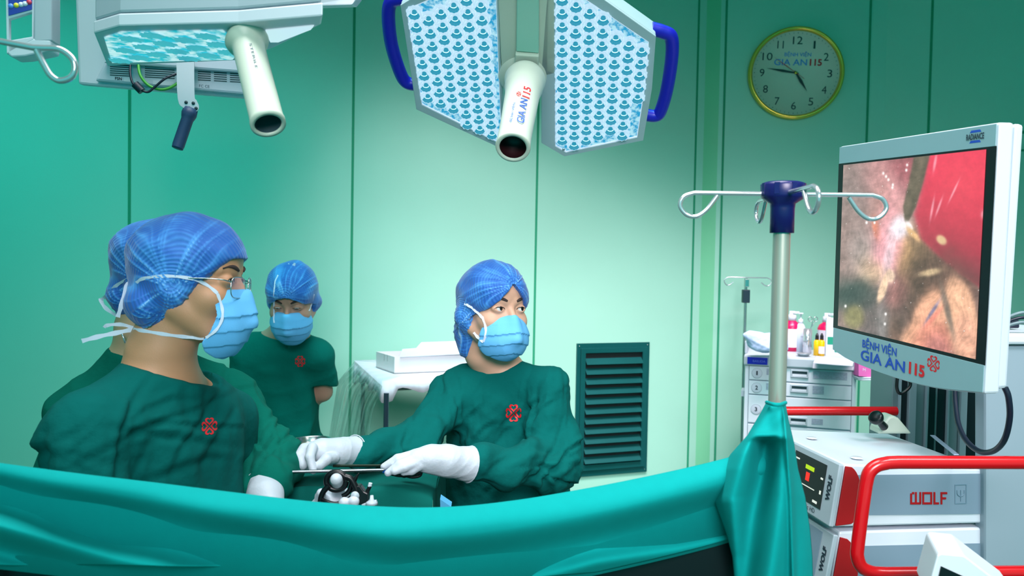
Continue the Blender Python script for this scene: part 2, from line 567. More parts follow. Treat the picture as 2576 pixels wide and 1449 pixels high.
# ------------------------------------------------------------------ clock
cc = hit(2000, 186, CORN, wb_n)
clock = thing('wall_clock', 'round wall clock with gold rim and pale dial on the green wall above the monitor', 'clock', cc + wb_n * 0.002)
R = 116 / 2000 * ((cc - CAM) @ FW); cu_ = wb_d; cz = V(0, 0, 1)
cr = cos(radians(-2)); sr = sin(radians(-2))
cu2 = cu_ * cr + cz * sr; cz2 = cz * cr - cu_ * sr
cp = lambda x, y, off: cc + cu2 * x * R + cz2 * y * R + wb_n * off
MB().lathe(cc, wb_n, [(0.0, .001), (R * .97, .001), (R, .004), (R, .02), (R * .985, .032), (R * .95, .036), (R * .925, .033), (R * .905, .024), (R * .90, .016)], 64).build('rim', m_gold, clock)
MB().lathe(cc, wb_n, [(R * .9, .0175), (R * .9, .0155), (R * 0.0, .0155)], 64).build('dial', m_dial, clock)
tk = MB()
for k in range(60):
    a = 2 * pi * k / 60; rr = .86
    if k % 5 == 0:
        tk.lathe(cp(rr * sin(a), rr * cos(a), .0158), wb_n, [(0.010 * R, 0), (0.010 * R, .0004), (0, .0004)], 8, False)
    else:
        tk.tube([cp(.845 * sin(a), .845 * cos(a), .0163), cp(.872 * sin(a), .872 * cos(a), .0163)], 0.0035 * R, 4)
tk.build('minute_marks', m_ink, clock)
NW = {1: .038, 10: .21, 11: .13, 12: .20}
NW.update({k: .10 for k in range(2, 10)})
for k in range(1, 13):
    a = 2 * pi * k / 12
    text_on('numeral', str(k), cp(.70 * sin(a), .70 * cos(a), .0160), cu2, cz2, wb_n, R * NW[k], m_ink, clock, height=R * .165)
text_on('lettering', 'BỆNH VIỆN', cp(.02, .40, .016), cu2, cz2, wb_n, R * .55, m_txtblue2, clock, bold=0.01)
text_on('lettering', 'GIA AN', cp(-.12, .23, .016), cu2, cz2, wb_n, R * .68, m_txtblue2, clock, height=R * .135, bold=0.01)
text_on('lettering', '115', cp(.40, .23, .016), cu2, cz2, wb_n, R * .25, m_txtred, clock, height=R * .145, bold=0.03)
def hand(name, ang, l, wd, tail, m, off):
    a = radians(ang); d = V(sin(a), cos(a)); q = V(cos(a), -sin(a))
    P = [d * -tail - q * wd * .4, d * -tail + q * wd * .4, q * wd * .5, d * l * .45 + q * wd, d * l, d * l * .45 - q * wd, -q * wd * .5]
    MB().prism([cp(x, y, off) for x, y in P], wb_n * 0.001).build(name, m, clock)
hand('minute_hand', -83 + 2, .62, .028, .06, m_ink, .020)
hand('hour_hand', 145 + 2, .47, .032, .05, m_ink, .022)
hand('second_hand', -57 + 2, .58, .008, .22, m_txtred, .024)
MB().lathe(cp(0, 0, .018), wb_n, [(R * .03, 0), (R * .03, .008), (0, .009)], 14).build('hub', m_gold, clock)
MB().lathe(cc, wb_n, [(R * .905, .0285), (R * .5, .0297), (0.001, .030)], 48).build('glass', m_glass, clock)

# ------------------------------------------------------------------ twin panel surgical lamp
m_lens_hi = mat('lens_bright', (214, 244, 255), 0.15, emit=(214, 246, 255), estr=0.80)
m_lens_lo = mat('lens_bowl', (10, 120, 150), 0.1, emit=(0, 140, 175), estr=0.75)
m_lens_ring = mat('lens_ring', (220, 250, 255), 0.1, emit=(210, 250, 255), estr=1.0)
def lamp_glow(name, c1, c2, s1, sc):
    m = mat(name, c1, 0.2, emit=c1, estr=s1)
    nt = m.node_tree; b = nt.nodes['Principled BSDF']
    tc = nt.nodes.new('ShaderNodeTexCoord'); n = nt.nodes.new('ShaderNodeTexNoise'); n.inputs['Scale'].default_value = sc; n.inputs['Detail'].default_value = 8
    cr = nt.nodes.new('ShaderNodeValToRGB'); cr.color_ramp.elements[0].position = .4; cr.color_ramp.elements[1].position = .6
    cr.color_ramp.elements[0].color = (*lin(c1), 1); cr.color_ramp.elements[1].color = (*lin(c2), 1)
    nt.links.new(tc.outputs['Object'], n.inputs['Vector']); nt.links.new(n.outputs['Fac'], cr.inputs['Fac']); nt.links.new(cr.outputs[0], b.inputs['Emission Color'])
    return m
m_glow = lamp_glow('lamp_back_glow', (20, 160, 212), (180, 234, 250), 0.9, 90)
m_lens_lo = lamp_glow('lens_bowl_glow', (0, 92, 130), (40, 190, 222), 0.85, 70)
m_glow2 = lamp_glow('lamp_glow_pale', (0, 180, 200), (200, 240, 245), 0.85, 45)
m_crown = lamp_glow('lens_crown', (70, 180, 225), (245, 253, 255), 1.0, 190)
m_crown_lo = lamp_glow('lens_crown_low', (20, 150, 200), (170, 228, 248), 1.0, 190)
for _m in (m_glow, m_glow2, m_crown, m_crown_lo, m_lens_lo, m_lens_hi):
    _m.node_tree.nodes['Principled BSDF'].inputs['Base Color'].default_value = (.03, .05, .06, 1)
m_edge = mat('lamp_rim_light', (230, 235, 255), 0.3, emit=(225, 235, 255), estr=0.35)
m_hous = mat('lamp_housing', (176, 200, 206), 0.4, noise=0.03)

LN = nrm(V(-0.05, -0.62, -0.72))
L0 = at(1330, 200, 2.0)
LX = nrm(np.cross(LN, V(0, 0, 1))); LX = LX if LX[0] > 0 else -LX
LY = np.cross(LX, LN); LY = LY if LY[2] > 0 else -LY
lamp = thing('surgical_lamp', 'large two-panel surgical lamp with glowing lens arrays and royal blue handles above the surgeon', 'lamp', L0 - LN * 0.05)
lh = lambda x, y, off=0.0: hit(x, y, L0, LN) + LN * off
def inpoly(p, poly):
    c = False; j = len(poly) - 1
    for i in range(len(poly)):
        a, b = poly[i], poly[j]
        if (a[1] > p[1]) != (b[1] > p[1]) and p[0] < (b[0] - a[0]) * (p[1] - a[1]) / (b[1] - a[1]) + a[0]: c = not c
        j = i
    return c
# one lens: bright scalloped crown round a dark bowl
def lens_mesh():
    n = 20; vs = []; fs = []; prof = [(1.02, 0.0), (0.90, 0.50), (0.76, 0.60), (0.56, 0.20), (0.30, 0.02), (0.0, -0.02)]
    for r, h in prof:
        for k in range(n):
            j = 1 + (0.06 if k % 2 else -0.04) * (r > 0.8)
            vs.append((r * j * cos(2 * pi * k / n), r * j * sin(2 * pi * k / n), h * (1 + 0.25 * (k % 2))))
    for i in range(len(prof) - 1):
        for k in range(n):
            fs.append((i * n + k, i * n + (k + 1) % n, (i + 1) * n + (k + 1) % n, (i + 1) * n + k))
    me = bpy.data.meshes.new('lens'); me.from_pydata(vs, [], fs)
    me.materials.append(m_crown); me.materials.append(m_lens_lo); me.materials.append(m_lens_ring); me.materials.append(m_crown_lo)
    for i, p in enumerate(me.polygons):
        row = i // n; k = i % n
        p.material_index = 0 if row < 2 else (1 if (11 <= k <= 18 or row >= 4) else 0)
    # small bright arc in the bowl
    bm = bmesh.new(); bm.from_mesh(me)
    prev = None
    for k in range(9):
        a = -pi * 0.12 - pi * 0.76 * k / 8
        q = [bm.verts.new((0.46 * cos(a), 0.40 * sin(a) + .12, 0.40)), bm.verts.new((0.36 * cos(a), 0.27 * sin(a) + .12, 0.40))]
        if prev:
            f = bm.faces.new((prev[0], q[0], q[1], prev[1])); f.material_index = 2
        prev = q
    bm.to_mesh(me); bm.free()
    return me
LENS = lens_mesh()
def flat_lens_mesh():
    r = np.random.RandomState(3); n = 26; vs = [(0, 0, .06)]; fs = []
    for ring_r, h in ((.55, .07), (.92, .04), (1.0, 0)):
        for k in range(n): q = ring_r * (1 + .16 * r.randn() * (ring_r > .8)); vs.append((q * cos(2 * pi * k / n), q * sin(2 * pi * k / n), h))
    fs += [(0, 1 + k, 1 + (k + 1) % n) for k in range(n)]
    for i in range(2): fs += [(1 + i * n + k, 1 + (i + 1) * n + k, 1 + (i + 1) * n + (k + 1) % n, 1 + i * n + (k + 1) % n) for k in range(n)]
    me = bpy.data.meshes.new('flat_lens'); me.from_pydata(vs, [], fs); me.materials.append(m_lens_flat); return me
m_lens_flat = lamp_glow('lens_flat_glow', (0, 130, 150), (90, 200, 215), .8, 120)
FLENS = flat_lens_mesh()
def lens_field(parent, plane_pt, X, Y, N, poly3, sp, r, off, ang=0.0, squash=1.0, limit=110, me=None):
    P2 = [((p - plane_pt) @ X, (p - plane_pt) @ Y) for p in poly3]
    lo = np.min(P2, 0); hi = np.max(P2, 0); cnt = 0
    j = 0; y = hi[1] - sp * .62
    org = origin_of(parent)
    x = lo[0] + sp * .55; i = 0
    while x < hi[0]:
        y = hi[1] - sp * .5 - (sp * .5 if i % 2 else 0)
        while y > lo[1]:
            if all(inpoly((x + a * r * .75, y + b * r * .75), P2) for a, b in ((1, 0), (-1, 0), (0, 1), (0, -1))) and cnt < limit:
                o = bpy.data.objects.new('lens', me or LENS); COL.objects.link(o); o.parent = parent
                p = plane_pt + X * x + Y * y + N * off
                Mx = Matrix.Identity(4)
                for q in range(3):
                    Mx[q][0], Mx[q][1], Mx[q][2], Mx[q][3] = X[q] * r, Y[q] * r, N[q] * r * squash, p[q] - org[q]
                o.matrix_local = Mx; cnt += 1
            y -= sp
        x += sp * .92; i += 1
    return cnt
gl = [(1023, 20), (1100, -14), (1247, -60), (1256, 200), (1262, 330), (1254, 356), (1062, 260)]
ho = [(1008, 10), (1090, -40), (1250, -80), (1262, 200), (1268, 340), (1256, 368), (1048, 272)]
gr = [(1398, -60), (1455, -18), (1632, 102), (1622, 220), (1603, 342), (1424, 380), (1397, 364), (1397, 160)]
hr = [(1380, -80), (1470, -40), (1650, 88), (1640, 220), (1618, 350), (1420, 390), (1362, 356), (1362, 160)]
for g, h in ((gl, ho), (gr, hr)):
    H = [lh(*p) for p in h]; G = [lh(*p) for p in g]
    pan = MB().prism(H, -LN * 0.055).build('lamp_panel', m_hous, lamp, 0.004)
    MB().ring(H, G, LN * 0.006).build('panel_rim', m_hous, pan, 0.0015)
    MB().prism([p + LN * 0.0006 for p in G], LN * 0.001).build('diffuser', m_glow, pan)
    # bright gasket line
    Gi = [p + (np.mean(G, 0) - p) * 0.012 for p in G]
    MB().ring([p + LN * 0.002 for p in G], [p + LN * 0.002 for p in Gi], LN * 0.003).build('gasket', m_edge, pan)
    lens_field(pan, L0, LX, LY, LN, G, 0.0345, 0.0196, 0.002, squash=0.8, limit=98)
# centre spine
sp_ = [(1247, -60), (1262, 330), (1290, 340), (1362, 330), (1365, 200), (1398, 190), (1398, -60)]
MB().prism([lh(x, y, 0.006) for x, y in [(1249, -80), (1262, 180), (1290, 168), (1340, 168), (1366, 190), (1397, 182), (1398, -80)]], -LN * 0.06).build('spine', m_cream, lamp, 0.003)
MB().prism([lh(x, y, 0.0065) for x, y in [(1302, -80), (1300, 118), (1356, 123), (1357, -80)]], LN * 0.012).build('spine_cover', mat('spine_green', (150, 208, 190), .35), lamp, 0.002)
MB().prism([lh(x, y, 0.0065) for x, y in [(1298, 120), (1296, 150), (1355, 160), (1357, 124)]], LN * 0.022).build('latch', m_cream, lamp, 0.003)
MB().lathe(lh(1315, 190, -0.02), LN, [(0.0, 0.0), (.062, 0.0), (.064, .018), (.058, .03), (.045, .036), (0.04, .04)], 40).build('hub', m_cream, lamp)
# sterile handle
h0 = at(1322, 195, 1.93); h1 = at(1290, 372, 1.72)
hax = nrm(h1 - h0); hl = np.linalg.norm(h1 - h0)
hb = MB().lathe(h0, hax, [(.040, -.01), (.046, .0), (.050, .012), (.049, .02), (.0455, .034), (.046, .05), (.043, .062), (.041, .085), (.0385, hl * .6), (.037, hl * .85), (.0375, hl - .012), (.0385, hl - .004), (.037, hl), (.0295, hl), (.0293, hl - .006)], 48)
handle = hb.build('handle', m_cream, lamp)
MB().lathe(h0, hax, [(.0286, hl - .003), (.0280, hl - .05), (0, hl - .05)], 40).build('handle_bore', mat('bore_dark_red', (40, 14, 18), .4), handle)
def wrap_text(s, name, parent, mt, p0, ax, face, radius, s_start, s_len, height, side, bold=0.0):
    """lettering running along a cylinder's axis"""
    vs, fs = text_mesh(s, 1.0, bold)
    lo, hi = vs.min(0), vs.max(0)
    a = nrm(face - ax * (face @ ax)); b = np.cross(a, ax)
    P = []
    for v in vs:
        u = (v[0] - lo[0]) / (hi[0] - lo[0]); t = (v[1] - (lo[1] + hi[1]) / 2) / (hi[1] - lo[1]) * height + side
        th = t / radius
        P.append(p0 + ax * (s_start + u * s_len) + (a * cos(th) + b * sin(th)) * (radius + .0008))
    return mesh_obj(name, P, fs, mt, parent, False, recalc=False)
fc = nrm(CAM - (h0 + h1) / 2)
# text reads from the open end upward
sgn = 1
wrap_text('GIA AN', 'lettering', handle, m_txtblue, h0, -hax, fc, .0395, -hl * .86, hl * .33, .017, -.006, .01)
wrap_text('115', 'lettering', handle, m_txtred, h0, -hax, fc, .0402, -hl * .51, hl * .15, .018, -.009, .02)
wrap_text('BỆNH VIỆN', 'lettering', handle, m_txtblue, h0, -hax, fc, .0395, -hl * .86, hl * .26, .009, .015, .0)
cv, cf = clover(1.0)
bvh = BVHTree.FromPolygons([tuple(v) for v in hb.v], hb.f)
decal('emblem', cv, cf, 1305, 236, (12, -6), (-6, -12), bvh, m_txtred, handle)
# blue grips
def grip(pts, r, name='grip'):
    P = smoothpath([lh(x, y, -0.03) for x, y in pts], 6)
    b = MB(); b.tube(P, r, 14); 
    return b.build(name, m_blue, lamp)
grip([(1032, 12), (1000, 14), (978, 24), (972, 60), (980, 130), (1002, 200), (1020, 226), (1052, 232)], .0165)
grip([(1640, 90), (1668, 98), (1690, 112), (1692, 160), (1680, 240), (1664, 296), (1650, 310), (1618, 306)], .0165)
# suspension arm going up to the ceiling
arm_top = at(1320, -700, 1.9)
MB().tube([lh(1325, 20, -.08), lh(1325, -120, -.12), V(lh(1325, -120)[0], lh(1325, -120)[1], HC - .001)], .03, 16).build('suspension_arm', m_white, lamp)
MB().lathe(lh(1418, 372, .0065), LN, [(.004, 0), (.004, .001), (0, .002)], 10).build('screw', m_steel, lamp)

# ------------------------------------------------------------------ second lamp, seen edge on
ZL = 0.385
p2 = CAM + V(0, 0, ZL); UPN = V(0, 0, 1)
l2 = lambda x, y, dz=0.0: (lambda q: V(q[0], q[1], q[2] + dz))(hit(x, y, p2, UPN))
lamp2 = thing('surgical_lamp', 'white surgical lamp seen edge-on, pale handle pointing down, left of the blue-handled lamp', 'lamp', l2(500, 100, 0.1))
out2 = [(236, 84), (300, 66), (600, 58), (812, 40), (808, 62), (690, 120), (600, 152), (270, 166)]
gls2 = [(262, 92), (306, 78), (560, 74), (590, 96), (600, 130), (585, 148), (282, 156)]
O2 = [l2(*p) for p in out2]
cen2 = np.mean(O2, 0)
MB().prism(O2, V(0, 0, 0.022)).build('lower_shell', m_white, lamp2, 0.003)
MB().prism([p + V(0, 0, .0235) + (cen2 - p) * .012 for p in O2], V(0, 0, 0.07)).build('upper_shell', m_lgrey, lamp2, 0.004)
G2 = [l2(*p, -0.002) for p in gls2]
MB().prism(G2, V(0, 0, 0.0015)).build('diffuser', m_glow2, lamp2)
G2b = [l2(*p, -0.002) for p in [(668, 74), (790, 62), (782, 72), (700, 104), (680, 104)]]
MB().prism(G2b, V(0, 0, 0.0015)).build('diffuser', m_lens_hi, lamp2)
lens_field(lamp2, l2(430, 115, -.004), V(1, 0, 0), V(0, 1, 0), V(0, 0, -1), G2, 0.052, 0.019, 0.0, squash=0.35, limit=40, me=FLENS)
MB().prism([l2(*p, .095) for p in [(236, 84), (300, 66), (318, 90), (262, 130)]], V(0, 0, .05)).build('end_block', m_white, lamp2, 0.004)
# hub and handle
k0 = at(608, 30, 1.40); k1 = at(612, 66, 1.36); k2 = at(675, 314, 1.25)
ka = nrm(k2 - k1); kl = np.linalg.norm(k2 - k1)
MB().lathe(k1 - ka * .07, ka, [(.0, 0), (.055, .0), (.060, .03), (.052, .045), (.034, .058)], 36).build('hub', m_lgrey, lamp2)
MB().lathe(k1 - ka * .016, ka, [(.0275, 0), (.0285, .004), (.0285, .014), (.027, .018)], 36).build('collar', mat('maroon_ring', (92, 18, 34), .4), lamp2)
hh2 = MB().lathe(k1, ka, [(.0, 0), (.027, .0), (.0285, .004), (.0285, .028), (.034, .032), (.036, .038), (.034, .044), (.0275, .05), (.0265, .06), (.0262, kl * .6), (.0262, kl - .012), (.0275, kl - .008), (.0275, kl), (.021, kl), (.0208, kl - .005)], 40).build('handle', m_cream, lamp2)
MB().lathe(k1, ka, [(.0203, kl - .003), (.0198, kl - .03), (0, kl - .03)], 30).build('handle_bore', m_slot, hh2)
fc2 = nrm(CAM - k1)
wrap_text('STERILE', 'marking', hh2, m_txtgrey, k1, ka, fc2, .0265, .075, .06, .004, .004)
MB().tube([l2(560, 96, .09), l2(560, 96, .2), V(l2(560, 96)[0], l2(560, 96)[1], HC - .001)], .028, 16).build('suspension_arm', m_white, lamp2)
# small fairing of the neighbouring arm
P = [at(775, 16, 1.9), at(885, 12, 1.7), at(900, -6, 1.7), at(900, -60, 1.7), at(800, -60, 1.9)]
fa = MB().prism(P, V(0, 0.05, 0.01)); fa.tube([at(860, -40, 1.78), V(at(860, -40, 1.78)[0], at(860, -40, 1.78)[1], HC - .001)], .02)
tag(fa.build('ceiling_arm', m_white, None, 0.003), 'pointed white tip of a ceiling arm between the two surgical lamps', 'arm')

# ------------------------------------------------------------------ ceiling display seen from behind
dd = 1.95
dpn = nrm(V(0.28, -1, -0.1)); dp0 = at(400, 150, dd)
dh = lambda x, y, off=0.0: hit(x, y, dp0, dpn) + dpn * off
disp = thing('display_back', 'back of a white ceiling-hung display with slatted vents and cables, behind the edge-on lamp', 'display', dh(420, 230))
MB().prism([dh(*p) for p in [(187, -60), (197, 212), (250, 217), (655, 250), (668, -60)]], -dpn * 0.03).build('bezel', m_white, disp, 0.006)
MB().prism([dh(*p, .0005) for p in [(262, -40), (270, 150), (243, 206), (650, 243), (655, -40)]], dpn * 0.018).build('rear_shell', m_white2, disp, 0.006)
MB().prism([dh(*p, .019) for p in [(285, -40), (288, 140), (268, 163), (640, 190), (650, -40)]], dpn * 0.02).build('rear_housing', m_white2, disp, 0.006)
for x0, x1 in ((281, 330), (368, 442), (500, 532), (540, 572), (580, 610)):
    for k in range(6):
        y = 164 + k * 5.2 + (x0 - 281) * .055
        MB().prism([dh(x0, y, .0185), dh(x1, y + (x1 - x0) * .055, .0185), dh(x1, y + 2.2 + (x1 - x0) * .055, .0185), dh(x0, y + 2.2, .0185)], dpn * .0007).build('vent_slot', m_slot, disp)
eX = nrm(dh(500, 212) - dh(300, 198)); eZ = nrm(np.cross(eX, dpn)); eZ = eZ if eZ[2] > 0 else -eZ
text_on('lettering', 'FSN', dh(302, 200, .0185), eX, eZ, dpn, .015, m_txtdark, disp, bold=.03)
text_on('marking', 'FC CE', dh(516, 219, .0185), eX, eZ, dpn, .024, m_txtgrey, disp)
MB().prism([dh(*p, .0183) for p in [(316, 198), (345, 200), (345, 209), (316, 207)]], dpn * .0006).build('sticker', m_white, disp)
MB().prism([dh(*p, .0183) for p in [(388, 204), (440, 208), (440, 218), (388, 214)]], dpn * .0006).build('sticker', m_white, disp)
b = MB().tube(smoothpath([dh(334, 158, .03), dh(338, 195, .05), dh(350, 222, .06), dh(380, 238, .06), (dh(400, 225, .06)), dh(425, 205, .06), dh(462, 186, .05), dh(476, 158, .045)], 8), .0028, 8)
b.build('black_cable', m_dark, disp)
MB().tube([dh(350, 218, .055), dh(368, 236, .058)], .0095, 12).build('cable_choke', m_dark, disp)
MB().tube(smoothpath([dh(353, 158, .03), dh(362, 195, .05), dh(385, 222, .055), dh(420, 231, .055), dh(455, 214, .05), dh(485, 175, .045), dh(490, 158, .04)], 8), .0034, 8).build('earth_cable', mat('earth_green', (70, 170, 60), .4), disp)
MB().tube([V(*dh(430, -40, -.05)), V(dh(430, -40)[0], dh(430, -40)[1] + .05, HC - .001)], .03, 14).build('suspension_arm', m_white, disp)
# bracket and grip hanging below
gp = lambda x, y, off=0.0: hit(x, y, dp0 + dpn * 0.07, dpn) + dpn * off
P = smoothpath([gp(444, 150), gp(448, 250), gp(462, 272), gp(480, 282), gp(497, 280), gp(501, 268), gp(494, 252), gp(490, 240), gp(489, 150)], 4)
br = MB().prism(P, dpn * .006).build('bracket', m_white, disp, 0.001)
for x, y in ((469, 258), (487, 260), (476, 272), (494, 273)):
    MB().lathe(gp(x, y, .006), dpn, [(.004, 0), (.004, .001), (0, .0012)], 10).build('bolt', m_slot, br)
g0, g1 = gp(478, 280, -.002), gp(449, 374, .02)
ga = nrm(g1 - g0); gl_ = np.linalg.norm(g1 - g0)
MB().lathe(g0, ga, [(0, -.008), (.017, -.006), (.0185, .008), (.0165, .016), (.0145, .022), (.0145, gl_ - .008), (.0135, gl_ - .002), (.0135, gl_), (0, gl_)], 10, True).build('grip', mat('grip_blue_grey', (40, 66, 104), .5, noise=.2, nscale=90), disp)

# ------------------------------------------------------------------ control box at the top left
bn = nrm(V(0.25, -1, -.05)); b0 = at(60, 60, 1.35)
bh = lambda x, y, off=0.0: hit(x, y, b0, bn) + bn * off
box = thing('control_box', 'white control box with blue icon panel and square cut-out at the upper left', 'control box', bh(60, 140))
fr_o = [(14, -60), (18, 132), (28, 142), (84, 104), (86, -60)]
MB().ring([bh(*p) for p in [(14, -60), (17, 136), (84, 100), (86, -60)]], [bh(*p) for p in [(22, 48), (22, 102), (80, 92), (80, 30)]], -bn * .012).build('face_frame', m_white, box, .002)
MB().prism([bh(*p) for p in [(17, 104), (18, 135), (28, 144), (62, 142), (128, 128), (128, 100), (84, 96), (60, 106), (30, 112)]], -bn * .05).build('lower_shell', m_white, box, .003)
MB().prism([bh(*p) for p in [(84, -60), (84, 106), (130, 104), (130, -60)]], -bn * .05).build('side_shell', m_lgrey, box, .003)
MB().prism([bh(*p, .0006) for p in [(21, -60), (22, 40), (81, 24), (82, -60)]], bn * .001).build('icon_panel', mat('panel_blue', (24, 60, 170), .3), box)
ic = [((28, 16), (6, 60, 170), (90, 150, 240)), ((42, 14), None, (240, 220, 60)), ((54, 12), None, (220, 230, 245)), ((64, 10), None, (220, 230, 245)), ((74, 6), None, (225, 60, 90))]
for (x, y), _, c in ic:
    MB().lathe(bh(x, y, .0016), bn, [(.0042, 0), (.0042, .0006), (0, .0006)], 12).build('icon', mat('icon_%d' % x, c, .4), box)
MB().tube([bh(110, -50, -.03), V(bh(110, -50)[0], bh(110, -50)[1], HC - .001)], .02, 12).build('suspension_arm', m_white, box)
# hook rail in front of it
hk = MB()
d1 = 1.05
hk.tube([at(-60, 98, d1), at(0, 104, d1), at(85, 120, d1)] + smoothpath([at(110, 121, d1), at(150, 124, d1), at(180, 145, d1), at(189, 172, d1), at(178, 195, d1), at(150, 203, d1), at(128, 190, d1), at(112, 165, d1), at(92, 126, d1)], 6), .0042, 10)
hk.tube([at(-60, 98, d1), at(-60, 700, d1), at(-60, 1449, d1), V(at(-60, 1449, d1)[0], at(-60, 1449, d1)[1], 0.02)], .009, 10)
b_ = at(-60, 1449, d1)
hk.lathe(V(b_[0], b_[1], 0.0), V(0, 0, 1), [(0, 0), (.2, 0), (.2, .015), (.02, .03), (0, .03)], 24)
tag(hk.build('drip_stand', m_chrome), 'chrome drip stand hook curling in at the far left edge', 'drip stand')
# ------------------------------------------------------------------ people
class Vol:
    def __init__(s, lo, hi, step, fine=None, fstep=None):
        f = fine or [None] * 3
        s.a = [axis(lo[i], hi[i], step, f[i], fstep) for i in range(3)]
        s.D = np.full(tuple(len(x) for x in s.a), 1.0, np.float32)
    def blk(s, lo, hi):
        sl = []
        for i in range(3):
            a, b = np.searchsorted(s.a[i], [lo[i], hi[i]]); sl.append(slice(max(a - 1, 0), min(b + 1, len(s.a[i]))))
        X = np.meshgrid(*[s.a[i][sl[i]].astype(np.float32) for i in range(3)], indexing='ij')
        return tuple(sl), tuple(X)
    def add(s, fn, lo, hi, k=0.02):
        m = k + 0.03
        sl, P = s.blk(np.asarray(lo) - m, np.asarray(hi) + m)
        if P[0].size == 0: return
        s.D[sl] = smin(s.D[sl], fn(P), k)
    def sub(s, fn, lo, hi, k=0.005):
        m = k + 0.01
        sl, P = s.blk(np.asarray(lo) - m, np.asarray(hi) + m)
        if P[0].size == 0: return
        s.D[sl] = smax(s.D[sl], -fn(P), k)
    def caps(s, pts, rs, k=0.02):
        for i in range(len(pts) - 1):
            a, b = np.asarray(pts[i]), np.asarray(pts[i + 1]); R_ = max(rs[i], rs[i + 1])
            s.add(lambda P: cap(P, a, b, rs[i], rs[i + 1]), np.minimum(a, b) - R_, np.maximum(a, b) + R_, k)
    def rb(s, o, A, h, r, k=0.03):
        R_ = float(np.linalg.norm(h)); o = np.asarray(o)
        s.add(lambda P: rbox(loc(P, o, A), (0, 0, 0), h, r), o - R_, o + R_, k)
    def lell(s, o, A, c, rr, k, sub=False):
        """ellipsoid in local frame"""
        w = np.asarray(o) + A @ np.asarray(c); R_ = max(rr)
        fn = lambda P: ell(loc(P, o, A), c, rr)
        (s.sub if sub else s.add)(fn, w - R_, w + R_, k)
    def lcap(s, o, A, a, b, ra, rb_, k):
        s.caps([o + A @ np.asarray(a), o + A @ np.asarray(b)], [ra, rb_], k)
    def mesh(s, sm=1):
        v, f = nets(*s.a, s.D)
        if sm: v = lapl(v, f, sm)
        return v, f

def frame(f, up=(0, 0, 1)):
    f = nrm(f); r = nrm(np.cross(f, np.asarray(up, float))); u = np.cross(r, f)
    return np.stack([r, f, u], 1)

EYE = (0.0315, 0.0775, 0.006)
def head_shape(v, o, A, open_=0.0050, gaze=0):
    v.lell(o, A, (0, -.012, .042), (.075, .094, .081), .012)
    v.lell(o, A, (0, .030, -.020), (.064, .062, .080), .02)
    v.lell(o, A, (0, .062, .045), (.052, .032, .034), .02)
    v.lell(o, A, (0, .060, -.088), (.030, .030, .024), .025)
    for s in (-1, 1):
        v.lcap(o, A, (s * .056, .0, -.045), (s * .024, .058, -.090), .018, .016, .02)
        v.lell(o, A, (s * .040, .055, -.026), (.026, .028, .026), .015)
        v.lell(o, A, (s * .074, -.006, -.006), (.008, .016, .028), .006)
        v.lcap(o, A, (s * .014, .083, .024), (s * .044, .070, .026), .0095, .009, .010)
    for s in (-1, 1):
        v.lell(o, A, (s * .032, .098, .003), (.019, .016, .0125), .009, sub=True)
        v.lell(o, A, (s * EYE[0], EYE[1], EYE[2]), (.0175, .0140, .0125), .004)
        v.lell(o, A, (s * (EYE[0] + .0005), EYE[1] + .0155, EYE[2]), (.0140, .0090, open_), .0015, sub=True)
    v.lcap(o, A, (0, .085, .012), (0, .108, -.028), .0065, .0095, .010)
    for s in (-1, 1): v.lell(o, A, (s * .012, .099, -.034), (.008, .011, .008), .005)
    v.lell(o, A, (0, .088, -.062), (.022, .010, .009), .008)

def skin_mat(name, rgb):
    return mat(name, rgb, 0.5, noise=0.06, nscale=30, bump=0.06, bscale=350, sss=0.08)

def add_eyes(person, o, A, gaze, closed=False, lash=(20, 14, 14)):
    mw = mat('eye_white', (226, 222, 220), .2); mi = mat('iris', (22, 14, 12), .1)
    for s in (-1, 1):
        c = o + A @ V(s * EYE[0], EYE[1], EYE[2])
        b = MB(); R_ = .0122
        prof = [(R_ * sin(pi * k / 12), -R_ * cos(pi * k / 12)) for k in range(13)]
        g = nrm(A @ nrm(V(*gaze)))
        e = b.lathe(c, g, prof, 20).build('eye', mw, person)
        MB().lathe(c, g, [(.0062, R_ * .855), (.0055, R_ * .93), (.004, R_ * .99), (0, R_ * 1.03)], 18).build('iris', mi, e)
        # upper lash line
        P = []
        for k in range(9):
            t = -1 + 2 * k / 8
            x = s * EYE[0] + t * .0145; z = EYE[2] + (0.0050 if not closed else -0.001) * (1 - t * t) ** .5 - (.001 if not closed else .0)
            P.append(o + A @ V(x, EYE[1] + .0140 - .0035 * abs(t) ** 1.6 - .003 * (s * t > 0) * abs(t), z))
        MB().tube(P, [.0006 + .0008 * (1 - abs(-1 + 2 * k / 8)) for k in range(9)], 6).build('eyelash', mat('lash', lash, .6), person)

def add_brows(person, o, A, bvh):
    mt = mat('brow_hair', (58, 44, 42), .8)
    for s in (-1, 1):
        P = []; rs = []
        for k in range(9):
            t = k / 8
            x = s * (.014 + .036 * t); z = .0255 + .008 * sin(pi * (t * .8 + .05)) - .002
            p = o + A @ V(x, .14, z); d = Vector(-A[:, 1])
            h = bvh.ray_cast(Vector(p), d)
            q = np.array(h[0]) if h[0] is not None else o + A @ V(x, .085, z)
            P.append(q + A @ V(0, .0002, 0)); rs.append(.0026 * (0.55 + 1.3 * sin(pi * min(1, t * 1.1 + .15)) * .8) )
        P2 = [p for p in P]
        b = MB(); b.tube(P2, rs, 6)
        b.build('eyebrow', mt, person)

